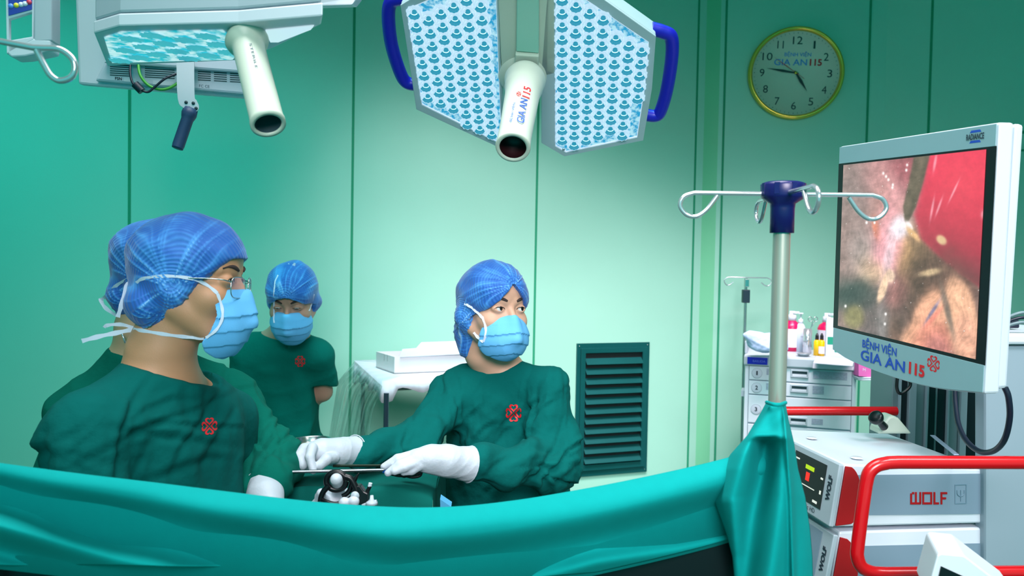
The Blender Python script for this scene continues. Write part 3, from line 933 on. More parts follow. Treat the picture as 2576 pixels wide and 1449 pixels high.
def ribbon(name, pix, wpx, bvh, m, parent, off=.002, free=None, depth=None):
    """strap lying on what it crosses; pix = [(x,y)] with optional depth where it hangs free"""
    path = smoothpath([V(p[0], p[1], p[2] if len(p) > 2 else -1e3) for p in pix], 5)
    raw = smoothpath([V(p[0], p[1], 0) for p in pix], 5)
    n = len(raw); C_ = []
    for i, q in enumerate(raw):
        seg = pix[min(i // 5, len(pix) - 1)]
        seg2 = pix[min(i // 5 + 1, len(pix) - 1)]
        fr = len(seg) > 2 and len(seg2) > 2
        if not fr:
            d = nrm(ray(q[0], q[1])); h = bvh.ray_cast(Vector(CAM), Vector(d))
            if h[0] is not None:
                C_.append(np.array(h[0]) - d * off); continue
        if len(seg) > 2:
            t = (i % 5) / 5 if len(seg2) > 2 else 0
            dd_ = seg[2] * (1 - t) + (seg2[2] if len(seg2) > 2 else seg[2]) * t
        else:
            dd_ = ((C_[-1] - CAM) @ FW) if C_ else depth
        C_.append(at(q[0], q[1], dd_))
    # relax depth jumps
    for _ in range(4):
        C_ = [C_[0]] + [(C_[i - 1] + 2 * C_[i] + C_[i + 1]) / 4 for i in range(1, n - 1)] + [C_[-1]]
    vs = []; fs = []
    for i in range(n):
        t = nrm(C_[min(i + 1, n - 1)] - C_[max(i - 1, 0)]); view = nrm(C_[i] - CAM); sd = nrm(np.cross(t, view))
        wv = wpx / FPX * ((C_[i] - CAM) @ FW) / 2 * (0.85 + .15 * sin(i * 1.3))
        for a, b in ((-1, 0), (1, 0), (1, 1), (-1, 1)):
            vs.append(C_[i] + sd * wv * a + view * (.0012 * b))
    for i in range(n - 1):
        for k in range(4):
            a, b = i * 4 + k, i * 4 + (k + 1) % 4; fs.append((a, b, b + 4, a + 4))
    fs += [(0, 1, 2, 3), (n * 4 - 1, n * 4 - 2, n * 4 - 3, n * 4 - 4)]
    return mesh_obj(name, vs, fs, m, parent, False)

def cap_material():
    m = bpy.data.materials.new('bouffant_fabric'); m.use_nodes = True
    nt = m.node_tree; b = nt.nodes['Principled BSDF']; b.inputs['Roughness'].default_value = .65
    b.inputs['Sheen Weight'].default_value = .25
    def attr(n):
        a = nt.nodes.new('ShaderNodeAttribute'); a.attribute_name = n; return a.outputs['Fac']
    def mth(op, a, b_=None, c=None):
        x = nt.nodes.new('ShaderNodeMath'); x.operation = op
        for i, q in enumerate((a, b_, c)):
            if q is None: continue
            if isinstance(q, (int, float)): x.inputs[i].default_value = q
            else: nt.links.new(q, x.inputs[i])
        return x.outputs[0]
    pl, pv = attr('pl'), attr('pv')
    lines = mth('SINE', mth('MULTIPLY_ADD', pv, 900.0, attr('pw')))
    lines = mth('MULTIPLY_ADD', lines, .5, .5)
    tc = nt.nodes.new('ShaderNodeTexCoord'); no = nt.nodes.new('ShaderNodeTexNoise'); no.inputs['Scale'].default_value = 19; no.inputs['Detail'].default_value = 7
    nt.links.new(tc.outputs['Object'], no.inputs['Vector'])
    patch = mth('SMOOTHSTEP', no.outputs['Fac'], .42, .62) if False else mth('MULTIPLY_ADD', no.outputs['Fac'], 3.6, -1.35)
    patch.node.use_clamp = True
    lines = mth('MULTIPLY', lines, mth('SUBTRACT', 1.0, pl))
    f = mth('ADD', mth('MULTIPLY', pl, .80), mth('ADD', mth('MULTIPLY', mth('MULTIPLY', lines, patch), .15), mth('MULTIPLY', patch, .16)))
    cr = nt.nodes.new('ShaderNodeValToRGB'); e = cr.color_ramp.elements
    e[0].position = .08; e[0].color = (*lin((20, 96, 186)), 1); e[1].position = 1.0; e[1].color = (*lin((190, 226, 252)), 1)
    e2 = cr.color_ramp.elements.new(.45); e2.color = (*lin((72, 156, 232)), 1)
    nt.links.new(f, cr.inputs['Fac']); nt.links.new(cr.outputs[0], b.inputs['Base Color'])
    bp = nt.nodes.new('ShaderNodeBump'); bp.inputs['Strength'].default_value = .35; bp.inputs['Distance'].default_value = .002
    nt.links.new(mth('ADD', lines, no.outputs['Fac']), bp.inputs['Height']); nt.links.new(bp.outputs[0], b.inputs['Normal'])
    return m
m_cap = cap_material()
def mask_material():
    m = mat('mask_fabric', (104, 188, 246), .75, bump=.15, bscale=900)
    return m
m_mask = mask_material()
m_strap = mat('strap_white', (214, 222, 240), .7)
m_gown = mat('gown_cotton', (0, 92, 88), .95, noise=.08, nscale=40, bump=.45, bscale=26, spec=.12)
m_gown2 = mat('gown_cotton_light', (0, 98, 84), .95, noise=.08, nscale=40, bump=.45, bscale=26, spec=.12)
m_scrub = mat('scrub_cotton', (0, 104, 94), .95, noise=.06, nscale=40, bump=.4, bscale=26, spec=.12)
m_glove = mat('latex_glove', (190, 200, 210), .5, noise=.03, nscale=30, bump=.12, bscale=120, sss=.05)
m_trouser = mat('scrub_trousers', (12, 100, 80), .9)

def make_cap(person, o, A, ells, cut, gathers, npl=17, amp=.0028, k=.02, extra=None):
    lo = o - .19; hi = o + .19
    v = Vol(lo, hi, .0028)
    for c, r in ells: v.lell(o, A, c, r, k)
    _, P = v.blk(lo, hi)
    sl, P = v.blk(v.a[0][0] * np.ones(3) * 0 + lo, hi)
    L = loc(P, o, A)
    v.D[sl] = smax(v.D[sl], cut(L).astype(np.float32), .004)
    vs, f = v.mesh(1)
    Lq = (vs - o) @ A
    G = np.array([g[0] for g in gathers], float)
    best = None
    dist = np.stack([np.linalg.norm(Lq - g, axis=1) * w_ for g, w_ in gathers], 1)
    gi = dist.argmin(1)
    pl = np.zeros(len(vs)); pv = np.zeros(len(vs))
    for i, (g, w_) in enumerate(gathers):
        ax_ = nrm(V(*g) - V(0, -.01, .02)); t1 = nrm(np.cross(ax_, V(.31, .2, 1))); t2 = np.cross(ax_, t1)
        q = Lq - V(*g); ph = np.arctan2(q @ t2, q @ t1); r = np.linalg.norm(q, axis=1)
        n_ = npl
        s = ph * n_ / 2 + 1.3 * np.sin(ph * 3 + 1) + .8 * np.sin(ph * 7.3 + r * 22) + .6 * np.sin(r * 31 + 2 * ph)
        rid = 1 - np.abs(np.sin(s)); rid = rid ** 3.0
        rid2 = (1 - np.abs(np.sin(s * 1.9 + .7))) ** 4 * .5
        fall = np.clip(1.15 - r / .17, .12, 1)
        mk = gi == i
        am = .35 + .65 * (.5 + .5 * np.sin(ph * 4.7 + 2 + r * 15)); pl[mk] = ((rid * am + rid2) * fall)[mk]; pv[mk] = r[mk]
    N = vnormals(vs, f)
    h = (pl - .35) * amp
    h -= .0030 * np.exp(-(np.stack([np.linalg.norm(Lq - V(*g), axis=1) for g, _ in gathers], 1).min(1) / .018) ** 2)
    h += .0026 * np.sin(Lq[:, 0] * 60 + 2 * np.sin(Lq[:, 2] * 50)) * np.sin(Lq[:, 1] * 55 + 1)
    vs = vs + N * h[:, None]
    ob = fast_mesh('bouffant_cap', vs, f, m_cap, person, {'pl': pl, 'pv': pv, 'pw': 3.0 * np.sin(Lq[:, 0] * 55 + 3 * np.sin(Lq[:, 2] * 33)) + 3.0 * np.sin(Lq[:, 1] * 61 + Lq[:, 2] * 47)})
    return vs, f

def make_mask(person, o, A, side=((-.14, .05), (-.104, .050), (-.085, .064), (-.055, .074), (-.018, .062), (.02, .06)), top=-.013, drop=0.0, wide=1.0):
    lo = o - .16; hi = o + .16
    v = Vol(lo, hi, .0023)
    v.lell(o, A, (0, .046, -.064), (.070 * wide, .074, .080 + drop), .01)
    v.lcap(o, A, (0, .104, -.020), (0, .118, -.068), .010, .010, .022)
    sl, P = v.blk(lo, hi); L = loc(P, o, A)
    g = np.interp(L[2], [a for a, _ in side], [b for _, b in side]).astype(np.float32)
    D = v.D[sl]
    ph = (L[2] + .25 * np.abs(L[0]) * .6) * 38.0
    saw = ph - np.floor(ph)
    D = D + .0030 * (saw - .5) * np.clip((-.030 - L[2]) * 60, 0, 1)
    D = smax(D, (g - L[1]) * .8, .002)
    D = smax(D, (L[2] - (top + .10 * (L[1] - .05))) * .9, .002)
    D = smax(D, (-.104 - drop - 1.05 * (L[1] - .034) - L[2]) * .68, .002)
    v.D[sl] = D.astype(np.float32)
    vs, f = v.mesh(0)
    N = vnormals(vs, f); Lq = (vs - o) @ A
    vs = vs + N * (wrinkle(Lq, 5, 30, .0012, (0.2, 0, 1)))[:, None]
    ob = fast_mesh('face_mask', vs, f, m_mask, person)
    return vs, f, ob

def body_mesh(person, o, A, skin, skel, neck, legs, open_=.005, torso=None):
    lo = np.min([p for ch, _, _ in skel for p in ch], 0) - .12; hi = o + V(.22, .22, .16)
    lo[2] = 0.0 if legs is not None else lo[2]
    hi = np.maximum(hi, np.max([p for ch, _, _ in skel for p in ch], 0) + .12)
    lo = np.minimum(lo, o - .2)
    lo[2] = -.01
    v = Vol(lo, hi, .014, [(o[i] - .115, o[i] + .115) for i in (0, 1)] + [(o[2] - .16, o[2] + .14)], .0023)
    for ch, rs, k in skel: v.caps(ch, rs, k)
    if torso is not None:
        to, tA, th = torso; v.rb(to, tA, th, min(th) * .95, .04)
    if legs is not None:
        for ch in legs: v.caps(ch, [.08, .052, .036], .03); v.caps([ch[-1] + V(0, 0, -.02), ch[-1] + nrm(V(A[0, 1], A[1, 1], 0)) * .14 + V(0, 0, -.03)], [.035, .028], .02)
    v.caps(neck[0], neck[1], .02)
    head_shape(v, o, A, open_)
    vs, f = v.mesh(0)
    fast_mesh('body', vs, f, skin, person)
    return vs, f

def cloth(person, name, m, chains, box, step=.0065, wr=(), folds=None, cuts=(), k=.03, seed=1, pad=.1, zlo=None, sm=2):
    pts = np.array([p for ch, _ in chains for p in ch] + [b[0] for b in box])
    lo = pts.min(0) - pad; hi = pts.max(0) + pad
    if zlo is not None: lo[2] = zlo
    v = Vol(lo, hi, step)
    for b in box: v.rb(b[0], b[1], b[2], b[3], k)
    for ch, rs in chains: v.caps(ch, rs, k)
    for fn, lo_, hi_, kk in cuts: v.sub(fn, lo_, hi_, kk)
    vs, f = v.mesh(sm)
    N = vnormals(vs, f); h = np.zeros(len(vs))
    for (sd, fq, am, dr) in wr: h += wrinkle(vs, sd, fq, am, dr)
    if folds is not None: h += folds(vs)
    for ct in cuts:
        if ct[3] == .004:
            cc_ = (ct[1] + ct[2]) / 2; rr_ = (ct[2][0] - ct[1][0]) / 2
            h *= np.clip((np.linalg.norm(vs - cc_, axis=1) - .55 * rr_) / (.8 * rr_), 0.05, 1)
    vs = vs + N * h[:, None]
    fast_mesh(name, vs, f, m, person)
    return vs, f

def crease(P, seed, n, box_lo, box_hi, dirs, L=.10, w=.006, amp=.008):
    """individual cloth creases: short valleys with a raised lip"""
    r = np.random.RandomState(seed); h = np.zeros(len(P)); lo = np.asarray(box_lo); hi = np.asarray(box_hi)
    for i in range(n):
        c = lo + (hi - lo) * r.rand(3); d = nrm(np.array(dirs[i % len(dirs)]) + .25 * r.randn(3)); l = L * (.5 + r.rand()); a = amp * (.5 + r.rand()); w_ = w * (.7 + .9 * r.rand())
        b = nrm(np.cross(d, nrm(c - CAM)))
        Q = P - c; t = Q @ d; s_ = Q @ b + .18 * t * t / l + .004 * np.sin(t * 45 + i); q = Q @ np.cross(d, b)
        e = np.exp(-(t / l) ** 2) * np.exp(-(q / .12) ** 2)
        h += .62 * a * e * (-np.exp(-(s_ / w_) ** 2) + .75 * np.exp(-((s_ - 1.9 * w_) / (1.3 * w_)) ** 2))
    return h

def neckcut(b, f, n, rad=.115):
    """removes cloth above the plane through three neckline points"""
    b, f, n = (np.asarray(q, float) for q in (b, f, n)); c = (b + f) / 2
    nn = nrm(np.cross(f - b, n - b)); nn = nn if nn[2] > 0 else -nn
    def fn(P):
        Q = (P[0] - np.float32(c[0]), P[1] - np.float32(c[1]), P[2] - np.float32(c[2]))
        pl = -dot3(Q, nn); sp = np.sqrt(Q[0] ** 2 + Q[1] ** 2 + Q[2] ** 2) - np.float32(rad)
        return np.maximum(pl, sp)
    return (fn, c - rad, c + rad, .004)

def bvh_of(*meshes):
    V_ = []; F_ = []; o = 0
    for v, f in meshes:
        V_.append(v); F_.append(f + o); o += len(v)
    return BVHTree.FromPolygons([tuple(p) for p in np.concatenate(V_)], [tuple(int(i) for i in q) for q in np.concatenate(F_)])

def glove(person, cuff, palm, fingers, label=None, rim=True):
    pts = np.array([p for p, _ in cuff + palm] + [q for fi in fingers for q, _ in fi])
    v = Vol(pts.min(0) - .06, pts.max(0) + .06, .0022)
    cuffp = [p for p, _ in cuff]; cuffr = [r for _, r in cuff]
    v.caps(cuffp, cuffr, .012)
    v.caps([cuffp[-1]] + [p for p, _ in palm], [cuffr[-1]] + [r for _, r in palm], .014)
    for fi in fingers: v.caps([q for q, _ in fi], [r for _, r in fi], .0035)
    # open end of the cuff
    e = cuffp[0]; d = nrm(cuffp[1] - cuffp[0])
    v.sub(lambda P: dot3((P[0] - np.float32(e[0]), P[1] - np.float32(e[1]), P[2] - np.float32(e[2])), d), e - .06, e + .06, .001)
    vs, f = v.mesh(1)
    N = vnormals(vs, f)
    t = (vs - e) @ d; L = np.linalg.norm(cuffp[-1] - cuffp[0])
    fade = np.clip(1.3 - t / (L + .05), 0, 1)
    h = wrinkle(vs, 9, 42, .0016, tuple(d)) * fade
    vs = vs + N * h[:, None]
    ob = fast_mesh('glove', vs, f, m_glove, person)
    if rim:
        a = nrm(np.cross(d, V(.2, .3, 1))); b = np.cross(d, a); r0 = cuffr[0]
        MB().tube([e + d * .001 + (a * cos(q) + b * sin(q)) * r0 for q in np.linspace(0, 2 * pi, 25)], .0013, 6).build('cuff_rim', m_glove, ob)
    return vs, f

# ---- surgeon in the foreground, spectacles, profile to the right
O1 = at(474, 711, 1.46); A1 = frame((1, 0.03, -.02), (0, 0.04, 1))
p1 = thing('person', 'surgeon in profile with spectacles, blue cap and mask, nearest on the left', 'person', V(-.68, 1.5, 0))
N1 = at(402, 965, 1.47)
SR1, SL1 = at(212, 1095, 1.30), at(560, 1060, 1.66)
ER1, EL1 = at(186, 1345, 1.26), at(600, 1380, 1.72)
WR1, WL1 = at(420, 1440, 1.15), at(760, 1390, 1.62)
tA1 = frame((.96, -.28, 0)); T1 = at(385, 1270, 1.5)
sk1 = skin_mat('skin_tan', (206, 148, 112))
legs1 = [[V(-.66, 1.40, .85), V(-.64, 1.40, .45), V(-.66, 1.40, .07)], [V(-.62, 1.60, .85), V(-.60, 1.6, .45), V(-.62, 1.6, .07)]]
b1 = body_mesh(p1, O1, A1, sk1, [([N1 + V(0, 0, -.008), SR1 + V(0, 0, .0)], [.064, .050], .04), ([N1 + V(0, 0, -.008), SL1], [.064, .050], .04),
     ([SR1, ER1, WR1], [.043, .034, .025], .02), ([SL1, EL1, WL1, at(850, 1300, 1.52)], [.043, .034, .025, .024], .02)],
     ([O1 + A1 @ V(0, -.022, -.055), O1 + A1 @ V(0, -.045, -.13), N1 + V(0, 0, -.01)], [.056, .056, .066]), legs1,
     torso=(T1 + V(0, 0, -.05), tA1, (.145, .095, .22)))
def cut1(L):
    g = np.interp(L[2], [-.12, -.083, -.043, .004, .045, .07], [-.06, -.03, .010, .046, .088, .30])
    return np.maximum((L[1] - g) * .75, -.089 - L[2] + .0 * L[1])
c1 = make_cap(p1, O1, A1, [((0, -.004, .040), (.089, .108, .090)), ((0, -.050, -.040), (.082, .055, .052)), ((0, -.004, -.012), (.094, .048, .058))], cut1,
              [((.086, .004, -.004), 1.0), ((-.086, .004, -.004), 1.0), ((.080, -.02, -.075), 1.7)], npl=15, amp=.0034)
mk1 = make_mask(p1, O1, A1)
g1 = cloth(p1, 'gown', m_gown, [([SR1, ER1, WR1], [.066, .066, .046]), ([SL1, EL1, WL1], [.064, .060, .044]),
      ([N1 + V(0.005, 0, -.008), SR1], [.077, .062]), ([N1 + V(.005, 0, -.008), SL1], [.077, .060])],
      [(T1 + V(.0, 0, -.07), tA1, (.185, .130, .31), .115), (T1 + V(0, 0, -.55), tA1, (.20, .16, .45), .13)],
      wr=[(3, 9, .0055, (1, .5, .25)), (8, 20, .0020, (.4, .5, 1))], pad=.13, zlo=.25, step=.0052, sm=4,
      folds=lambda P: .010 * np.sin((P[:, 0] * 1.0 - P[:, 1] * .6) * 34 + 3 * np.sin(P[:, 2] * 3.2)) * np.clip((1.28 - P[:, 2]) * 3, 0, 1)
          - .022 * np.exp(-(((P[:, 0] * .9 - P[:, 1] * .44) - ((at(313, 1150, 1.37)[0]) * .9 - at(313, 1150, 1.37)[1] * .44)) / .012) ** 2) * np.clip((1.24 - P[:, 2]) * 8, 0, 1) * (P[:, 1] < 1.48)
          + crease(P, 41, 26, at(120, 1040, 1.45), at(300, 1260, 1.2), [(.5, .1, 1), (1, 0, .35), (.6, 0, -.9)], .08, .006, .0055)
          + crease(P, 42, 22, at(330, 1000, 1.45), at(600, 1250, 1.35), [(.15, 0, 1), (.3, 0, 1), (1, 0, .25)], .10, .006, .007),
      cuts=[neckcut(at(312, 905, 1.48), at(490, 962, 1.47), at(392, 940, 1.38), .115)])
bv1 = bvh_of(b1, c1, mk1[:2]); bg1 = bvh_of(g1)
ribbon('mask_strap', [(547, 738), (520, 716), (480, 700), (420, 694), (360, 700), (343, 712)], 9, bv1, m_strap, p1)
ribbon('mask_strap', [(547, 738), (558, 770), (560, 800), (545, 830), (518, 850)], 8, bv1, m_strap, p1)
ribbon('mask_strap', [(513, 851), (470, 848), (420, 842), (360, 832), (335, 828)], 10, bv1, m_strap, p1)
ribbon('strap_tail', [(345, 826, 1.44), (300, 836, 1.43), (250, 846, 1.42), (206, 858, 1.41)], 13, bv1, m_strap, p1)
ribbon('strap_tail', [(345, 830, 1.46), (310, 816, 1.47), (270, 818, 1.47), (262, 824, 1.47)], 10, bv1, m_strap, p1)
ribbon('strap_tail', [(345, 716, 1.44), (335, 690, 1.43), (328, 676, 1.43)], 9, bv1, m_strap, p1)
ribbon('strap_tail', [(343, 714, 1.45), (322, 710, 1.44), (308, 760, 1.43), (296, 798, 1.43)], 12, bv1, m_strap, p1)
add_eyes(p1, O1, A1, (.05, 1, 0))
bvb1 = bvh_of(b1)
add_brows(p1, O1, A1, bvb1)
# spectacles
gs = MB(); fy = .108
def lensloop(s):
    pts = []
    for k in range(24):
        a = 2 * pi * k / 24; sx_ = abs(cos(a)) ** .6 * (1 if cos(a) > 0 else -1); sz = abs(sin(a)) ** .7 * (1 if sin(a) > 0 else -1)
        pts.append(O1 + A1 @ V(s * .034 + .025 * sx_, fy - .012 * abs(s * .034 + .025 * sx_) / .06, -.006 + .019 * sz))
    return pts
sp1 = None
for s in (-1, 1):
    L_ = lensloop(s); gs.tube(L_ + [L_[0]], .0011, 6)
    gs.tube(smoothpath([O1 + A1 @ V(s * .058, fy - .012, .004), O1 + A1 @ V(s * .074, fy - .03, .008), O1 + A1 @ V(s * .080, .03, .008), O1 + A1 @ V(s * .080, -.0, .006)], 5), .0012, 6)
gs.tube(smoothpath([O1 + A1 @ V(-.010, fy, .002), O1 + A1 @ V(0, fy + .004, .005), O1 + A1 @ V(.010, fy, .002)], 4), .0011, 6)
sp1 = gs.build('spectacles', m_steel, p1); sp1['label'] = 'thin metal-rimmed spectacles'
for s in (-1, 1):
    MB().prism(lensloop(s), A1 @ V(0, .0008, 0)).build('spectacle_lens', m_glass, sp1)
decal('emblem', *clover(), 527, 1072, (44, -3), (0, -48), bg1, m_txtred, p1)
# gloved left hand working the instrument
hd = lambda x, y, d, r: (at(x, y, d), r)
glove(p1, [hd(775, 1375, 1.60, .036), hd(810, 1330, 1.56, .030)], [hd(842, 1262, 1.52, .027), hd(850, 1245, 1.52, .020)],
      [[hd(852, 1240, 1.51, .0115), hd(852, 1222, 1.47, .011), hd(846, 1206, 1.445, .0112)],
       [hd(820, 1262, 1.50, .011), hd(806, 1250, 1.475, .010), hd(808, 1240, 1.46, .0085)],
       [hd(850, 1290, 1.49, .011), hd(858, 1275, 1.46, .0115), hd(866, 1264, 1.445, .010)],
       [hd(868, 1290, 1.50, .011), hd(884, 1275, 1.46, .011), hd(890, 1261, 1.445, .0105)],
       [hd(812, 1290, 1.51, .011), hd(790, 1275, 1.49, .010), hd(800, 1262, 1.48, .009)]])

# ---- second surgeon, mostly behind
O2 = at(404, 696, 1.80); A2 = frame((.96, -.15, -.06))
p2_ = thing('person', 'surgeon in green gown and blue cap, mostly hidden behind the one with spectacles', 'person', V(-.88, 1.85, 0))
N2 = at(350, 900, 1.84); SR2, SL2 = at(190, 1050, 1.80), at(590, 1010, 1.84)
ER2, EL2 = at(160, 1320, 1.74), at(676, 1170, 1.72)
WR2, WL2 = at(230, 1460, 1.80), at(668, 1228, 1.58)
tA2 = frame((.62, -.78, 0)); T2 = at(375, 1230, 1.90)
sk2 = skin_mat('skin_pale', (214, 168, 136))
legs2 = [[V(-.95, 1.85, .85), V(-.93, 1.85, .45), V(-.95, 1.85, .07)], [V(-.75, 1.95, .85), V(-.75, 1.95, .45), V(-.75, 1.95, .07)]]
b2 = body_mesh(p2_, O2, A2, sk2, [([N2 + V(.01, 0, -.012), SR2], [.062, .048], .05), ([N2 + V(.01, 0, -.012), SL2], [.062, .048], .05), ([SR2, ER2, WR2], [.043, .034, .025], .02), ([SL2, EL2, WL2], [.043, .032, .025], .02)],
     ([O2 + A2 @ V(0, -.022, -.055), O2 + A2 @ V(0, -.04, -.12), N2 + V(0, 0, -.01)], [.054, .052, .06]), legs2, torso=(T2, tA2, (.145, .095, .22)))
c2 = make_cap(p2_, O2, A2, [((0, -.010, .040), (.090, .110, .092)), ((0, -.055, -.045), (.078, .055, .055)), ((0, -.004, -.012), (.094, .050, .060))], cut1,
              [((.086, .0, -.0), 1.0), ((-.086, .004, -.004), 1.0), ((.08, -.03, -.07), 1.5)], npl=15, amp=.0034)
mk2 = make_mask(p2_, O2, A2)
g2 = cloth(p2_, 'gown', m_gown2, [([SR2, ER2, WR2], [.066, .070, .05]), ([SL2, EL2, EL2 * .25 + WL2 * .75], [.064, .070, .054]),
      ([N2 + V(.01, 0, -.012), SR2], [.074, .062]), ([N2 + V(.01, 0, -.012), SL2], [.074, .062])],
      [(T2 + V(0, 0, -.03), tA2, (.19, .125, .31), .11), (T2 + V(0, 0, -.5), tA2, (.20, .15, .40), .12)],
      wr=[(13, 12, .0045, (1, .2, .6)), (17, 26, .002, (.5, .5, 1))], pad=.13, zlo=.3,
      folds=lambda P: .007 * np.sin((P[:, 0] + P[:, 2] * .45) * 45) * np.clip((P[:, 0] + .75) * 4, 0, 1) + .006 * np.sin((P[:, 0] - P[:, 2] * .8) * 40) * np.clip((-.9 - P[:, 0]) * 8, 0, 1)
          + crease(P, 51, 26, at(590, 940, 1.85), at(740, 1240, 1.65), [(.5, 0, 1), (.9, 0, .6), (-.4, 0, 1)], .06, .005, .009),
      cuts=[neckcut(at(286, 852, 1.90), at(420, 910, 1.78), at(320, 890, 1.78), .10)])
bv2 = bvh_of(b2, c2, mk2[:2])
ribbon('mask_strap', [(330, 700), (295, 715), (268, 745, 1.82), (250, 755, 1.82)], 9, bv2, m_strap, p2_, depth=1.8)
ribbon('mask_strap', [(252, 750, 1.82), (262, 772, 1.82), (290, 792, 1.8), (320, 800, 1.8)], 10, bv2, m_strap, p2_, depth=1.8)
# fine necklace with a small pendant bead at the nape
MB().tube([at(306, 838, 1.74), at(311, 850, 1.735), at(315, 862, 1.74)], .0022, 6).build('necklace', m_chrome, p2_)
MB().lathe(at(545, 985, 1.70), nrm(CAM - at(545, 985, 1.70)), [(.010, 0), (.012, .004), (.006, .008), (0, .008)], 12).build('gown_snap', m_dark, p2_)
glove(p2_, [hd(664, 1212, 1.61, .035), hd(668, 1245, 1.575, .034)], [hd(676, 1300, 1.54, .030), hd(700, 1345, 1.50, .032)],
      [[hd(690 + 12 * i, 1370, 1.49, .011), hd(705 + 14 * i, 1400, 1.47, .010), hd(715 + 14 * i, 1425, 1.46, .009)] for i in range(4)] + [[hd(720, 1330, 1.5, .012), hd(745, 1350, 1.48, .010)]])

# ---- nurse behind, looking down
O3 = at(737, 752, 2.68); A3 = frame((.05, -.92, -.36))
p3 = thing('person', 'person in short-sleeved green scrubs and blue cap looking down by the back wall', 'person', V(-.80, 2.8, 0))
N3 = at(722, 838, 2.80); SR3, SL3 = at(632, 880, 2.80), at(796, 892, 2.78)
ER3, EL3 = at(600, 1010, 2.86), at(812, 985, 2.86)
WR3, WL3 = at(650, 1060, 2.97), at(755, 1030, 2.97)
tA3 = frame((.12, -.99, 0)); T3 = at(690, 1030, 2.84)
sk3 = skin_mat('skin_light', (196, 150, 130))
legs3 = [[V(-.93, 2.86, .80), V(-.93, 2.86, .45), V(-.93, 2.86, .07)], [V(-.81, 2.86, .80), V(-.81, 2.86, .45), V(-.81, 2.86, .07)]]
b3 = body_mesh(p3, O3, A3, sk3, [([N3, SR3], [.045, .040], .04), ([N3, SL3], [.045, .040], .04), ([SR3, ER3, WR3], [.040, .032, .022], .02), ([SL3, EL3, WL3], [.040, .032, .022], .02), ([WR3, WL3], [.022, .022], .02)],
     ([O3 + A3 @ V(0, -.022, -.055), O3 + A3 @ V(0, -.03, -.11), N3], [.050, .047, .052]), legs3, open_=.0032, torso=(T3 + V(0, 0, 0), tA3, (.135, .10, .235)))
def cut3(L):
    ze = .047 - 10 * L[0] ** 2
    return np.maximum(np.minimum((ze - L[2]) * .8, L[1] - .018), -.075 - L[2])
c3 = make_cap(p3, O3, A3, [((0, -.002, .042), (.086, .112, .088)), ((0, -.015, -.015), (.094, .060, .055))], cut3, [((0, .106, .052), 1.0)], npl=17, amp=.0032)
mk3 = make_mask(p3, O3, A3, side=((-.14, .03), (-.1, .03), (-.02, .045), (.02, .045)))
_va = at(720, 884, 2.715)
def _vf(P):
    L = loc(P, _va, tA3)
    return np.maximum(np.maximum((np.abs(L[0]) - L[2] * .42) * .9, -L[2]), -L[1] - .035)
vneck3 = (_vf, _va - V(.07, .06, .01), _va + V(.07, .06, .10), .002)
g3 = cloth(p3, 'scrub_top', m_scrub, [([SR3, ER3 * .85 + SR3 * .15], [.056, .060]), ([SL3, EL3 * .82 + SL3 * .18], [.056, .060]), ([N3 + V(0, .01, -.03), SR3], [.050, .05]), ([N3 + V(0, .01, -.03), SL3], [.05, .05])],
      [(T3 + V(0, 0, .015), tA3, (.150, .115, .26), .09), (T3 + V(0, 0, -.28), tA3, (.165, .13, .25), .1)],
      wr=[(23, 11, .0055, (1, .2, .2)), (27, 24, .002, (.5, .5, 1))], pad=.12, zlo=.75,
      folds=lambda P: .006 * np.sin(P[:, 0] * 60 + 2 * np.sin(P[:, 2] * 6)) * np.clip((1.22 - P[:, 2]) * 4, 0, 1),
      cuts=[vneck3, neckcut(at(690, 800, 2.83), at(775, 822, 2.83), at(728, 850, 2.72), .085),
            (lambda P: (P[2] - np.float32(at(812, 974, 2.8)[2])) + (P[0] - np.float32(at(812, 974, 2.8)[0])) * .1 + np.maximum(0, np.float32(at(792, 974, 2.82)[0]) - P[0]) * 60, at(812, 1060, 2.84) - V(.06, .14, .04), at(812, 974, 2.84) + V(.2, .2, .03), .002)])
bv3 = bvh_of(b3, c3, mk3[:2]); bg3 = bvh_of(g3)
ribbon('mask_strap', [(690, 812), (689, 780), (690, 740), (692, 710), (700, 692)], 5, bv3, m_strap, p3)
ribbon('mask_strap', [(777, 782), (783, 768), (790, 740)], 4, bv3, m_strap, p3)
for k, (a, b) in enumerate((((735, 682), (724, 664)), ((735, 680), (742, 662)), ((738, 682), (758, 678)), ((733, 680), (716, 676)))):
    ribbon('strap_bow', [(a[0], a[1], 2.62), ((a[0] + b[0]) / 2, (a[1] + b[1]) / 2 - 3, 2.62), (b[0], b[1], 2.62)], 7, bv3, m_strap, p3)
add_eyes(p3, O3, A3, (0, 1, -.5), closed=True)
add_brows(p3, O3, A3, bvh_of(b3))
decal('emblem', *clover(), 755, 909, (29, 0), (0, -31), bg3, m_txtred, p3)

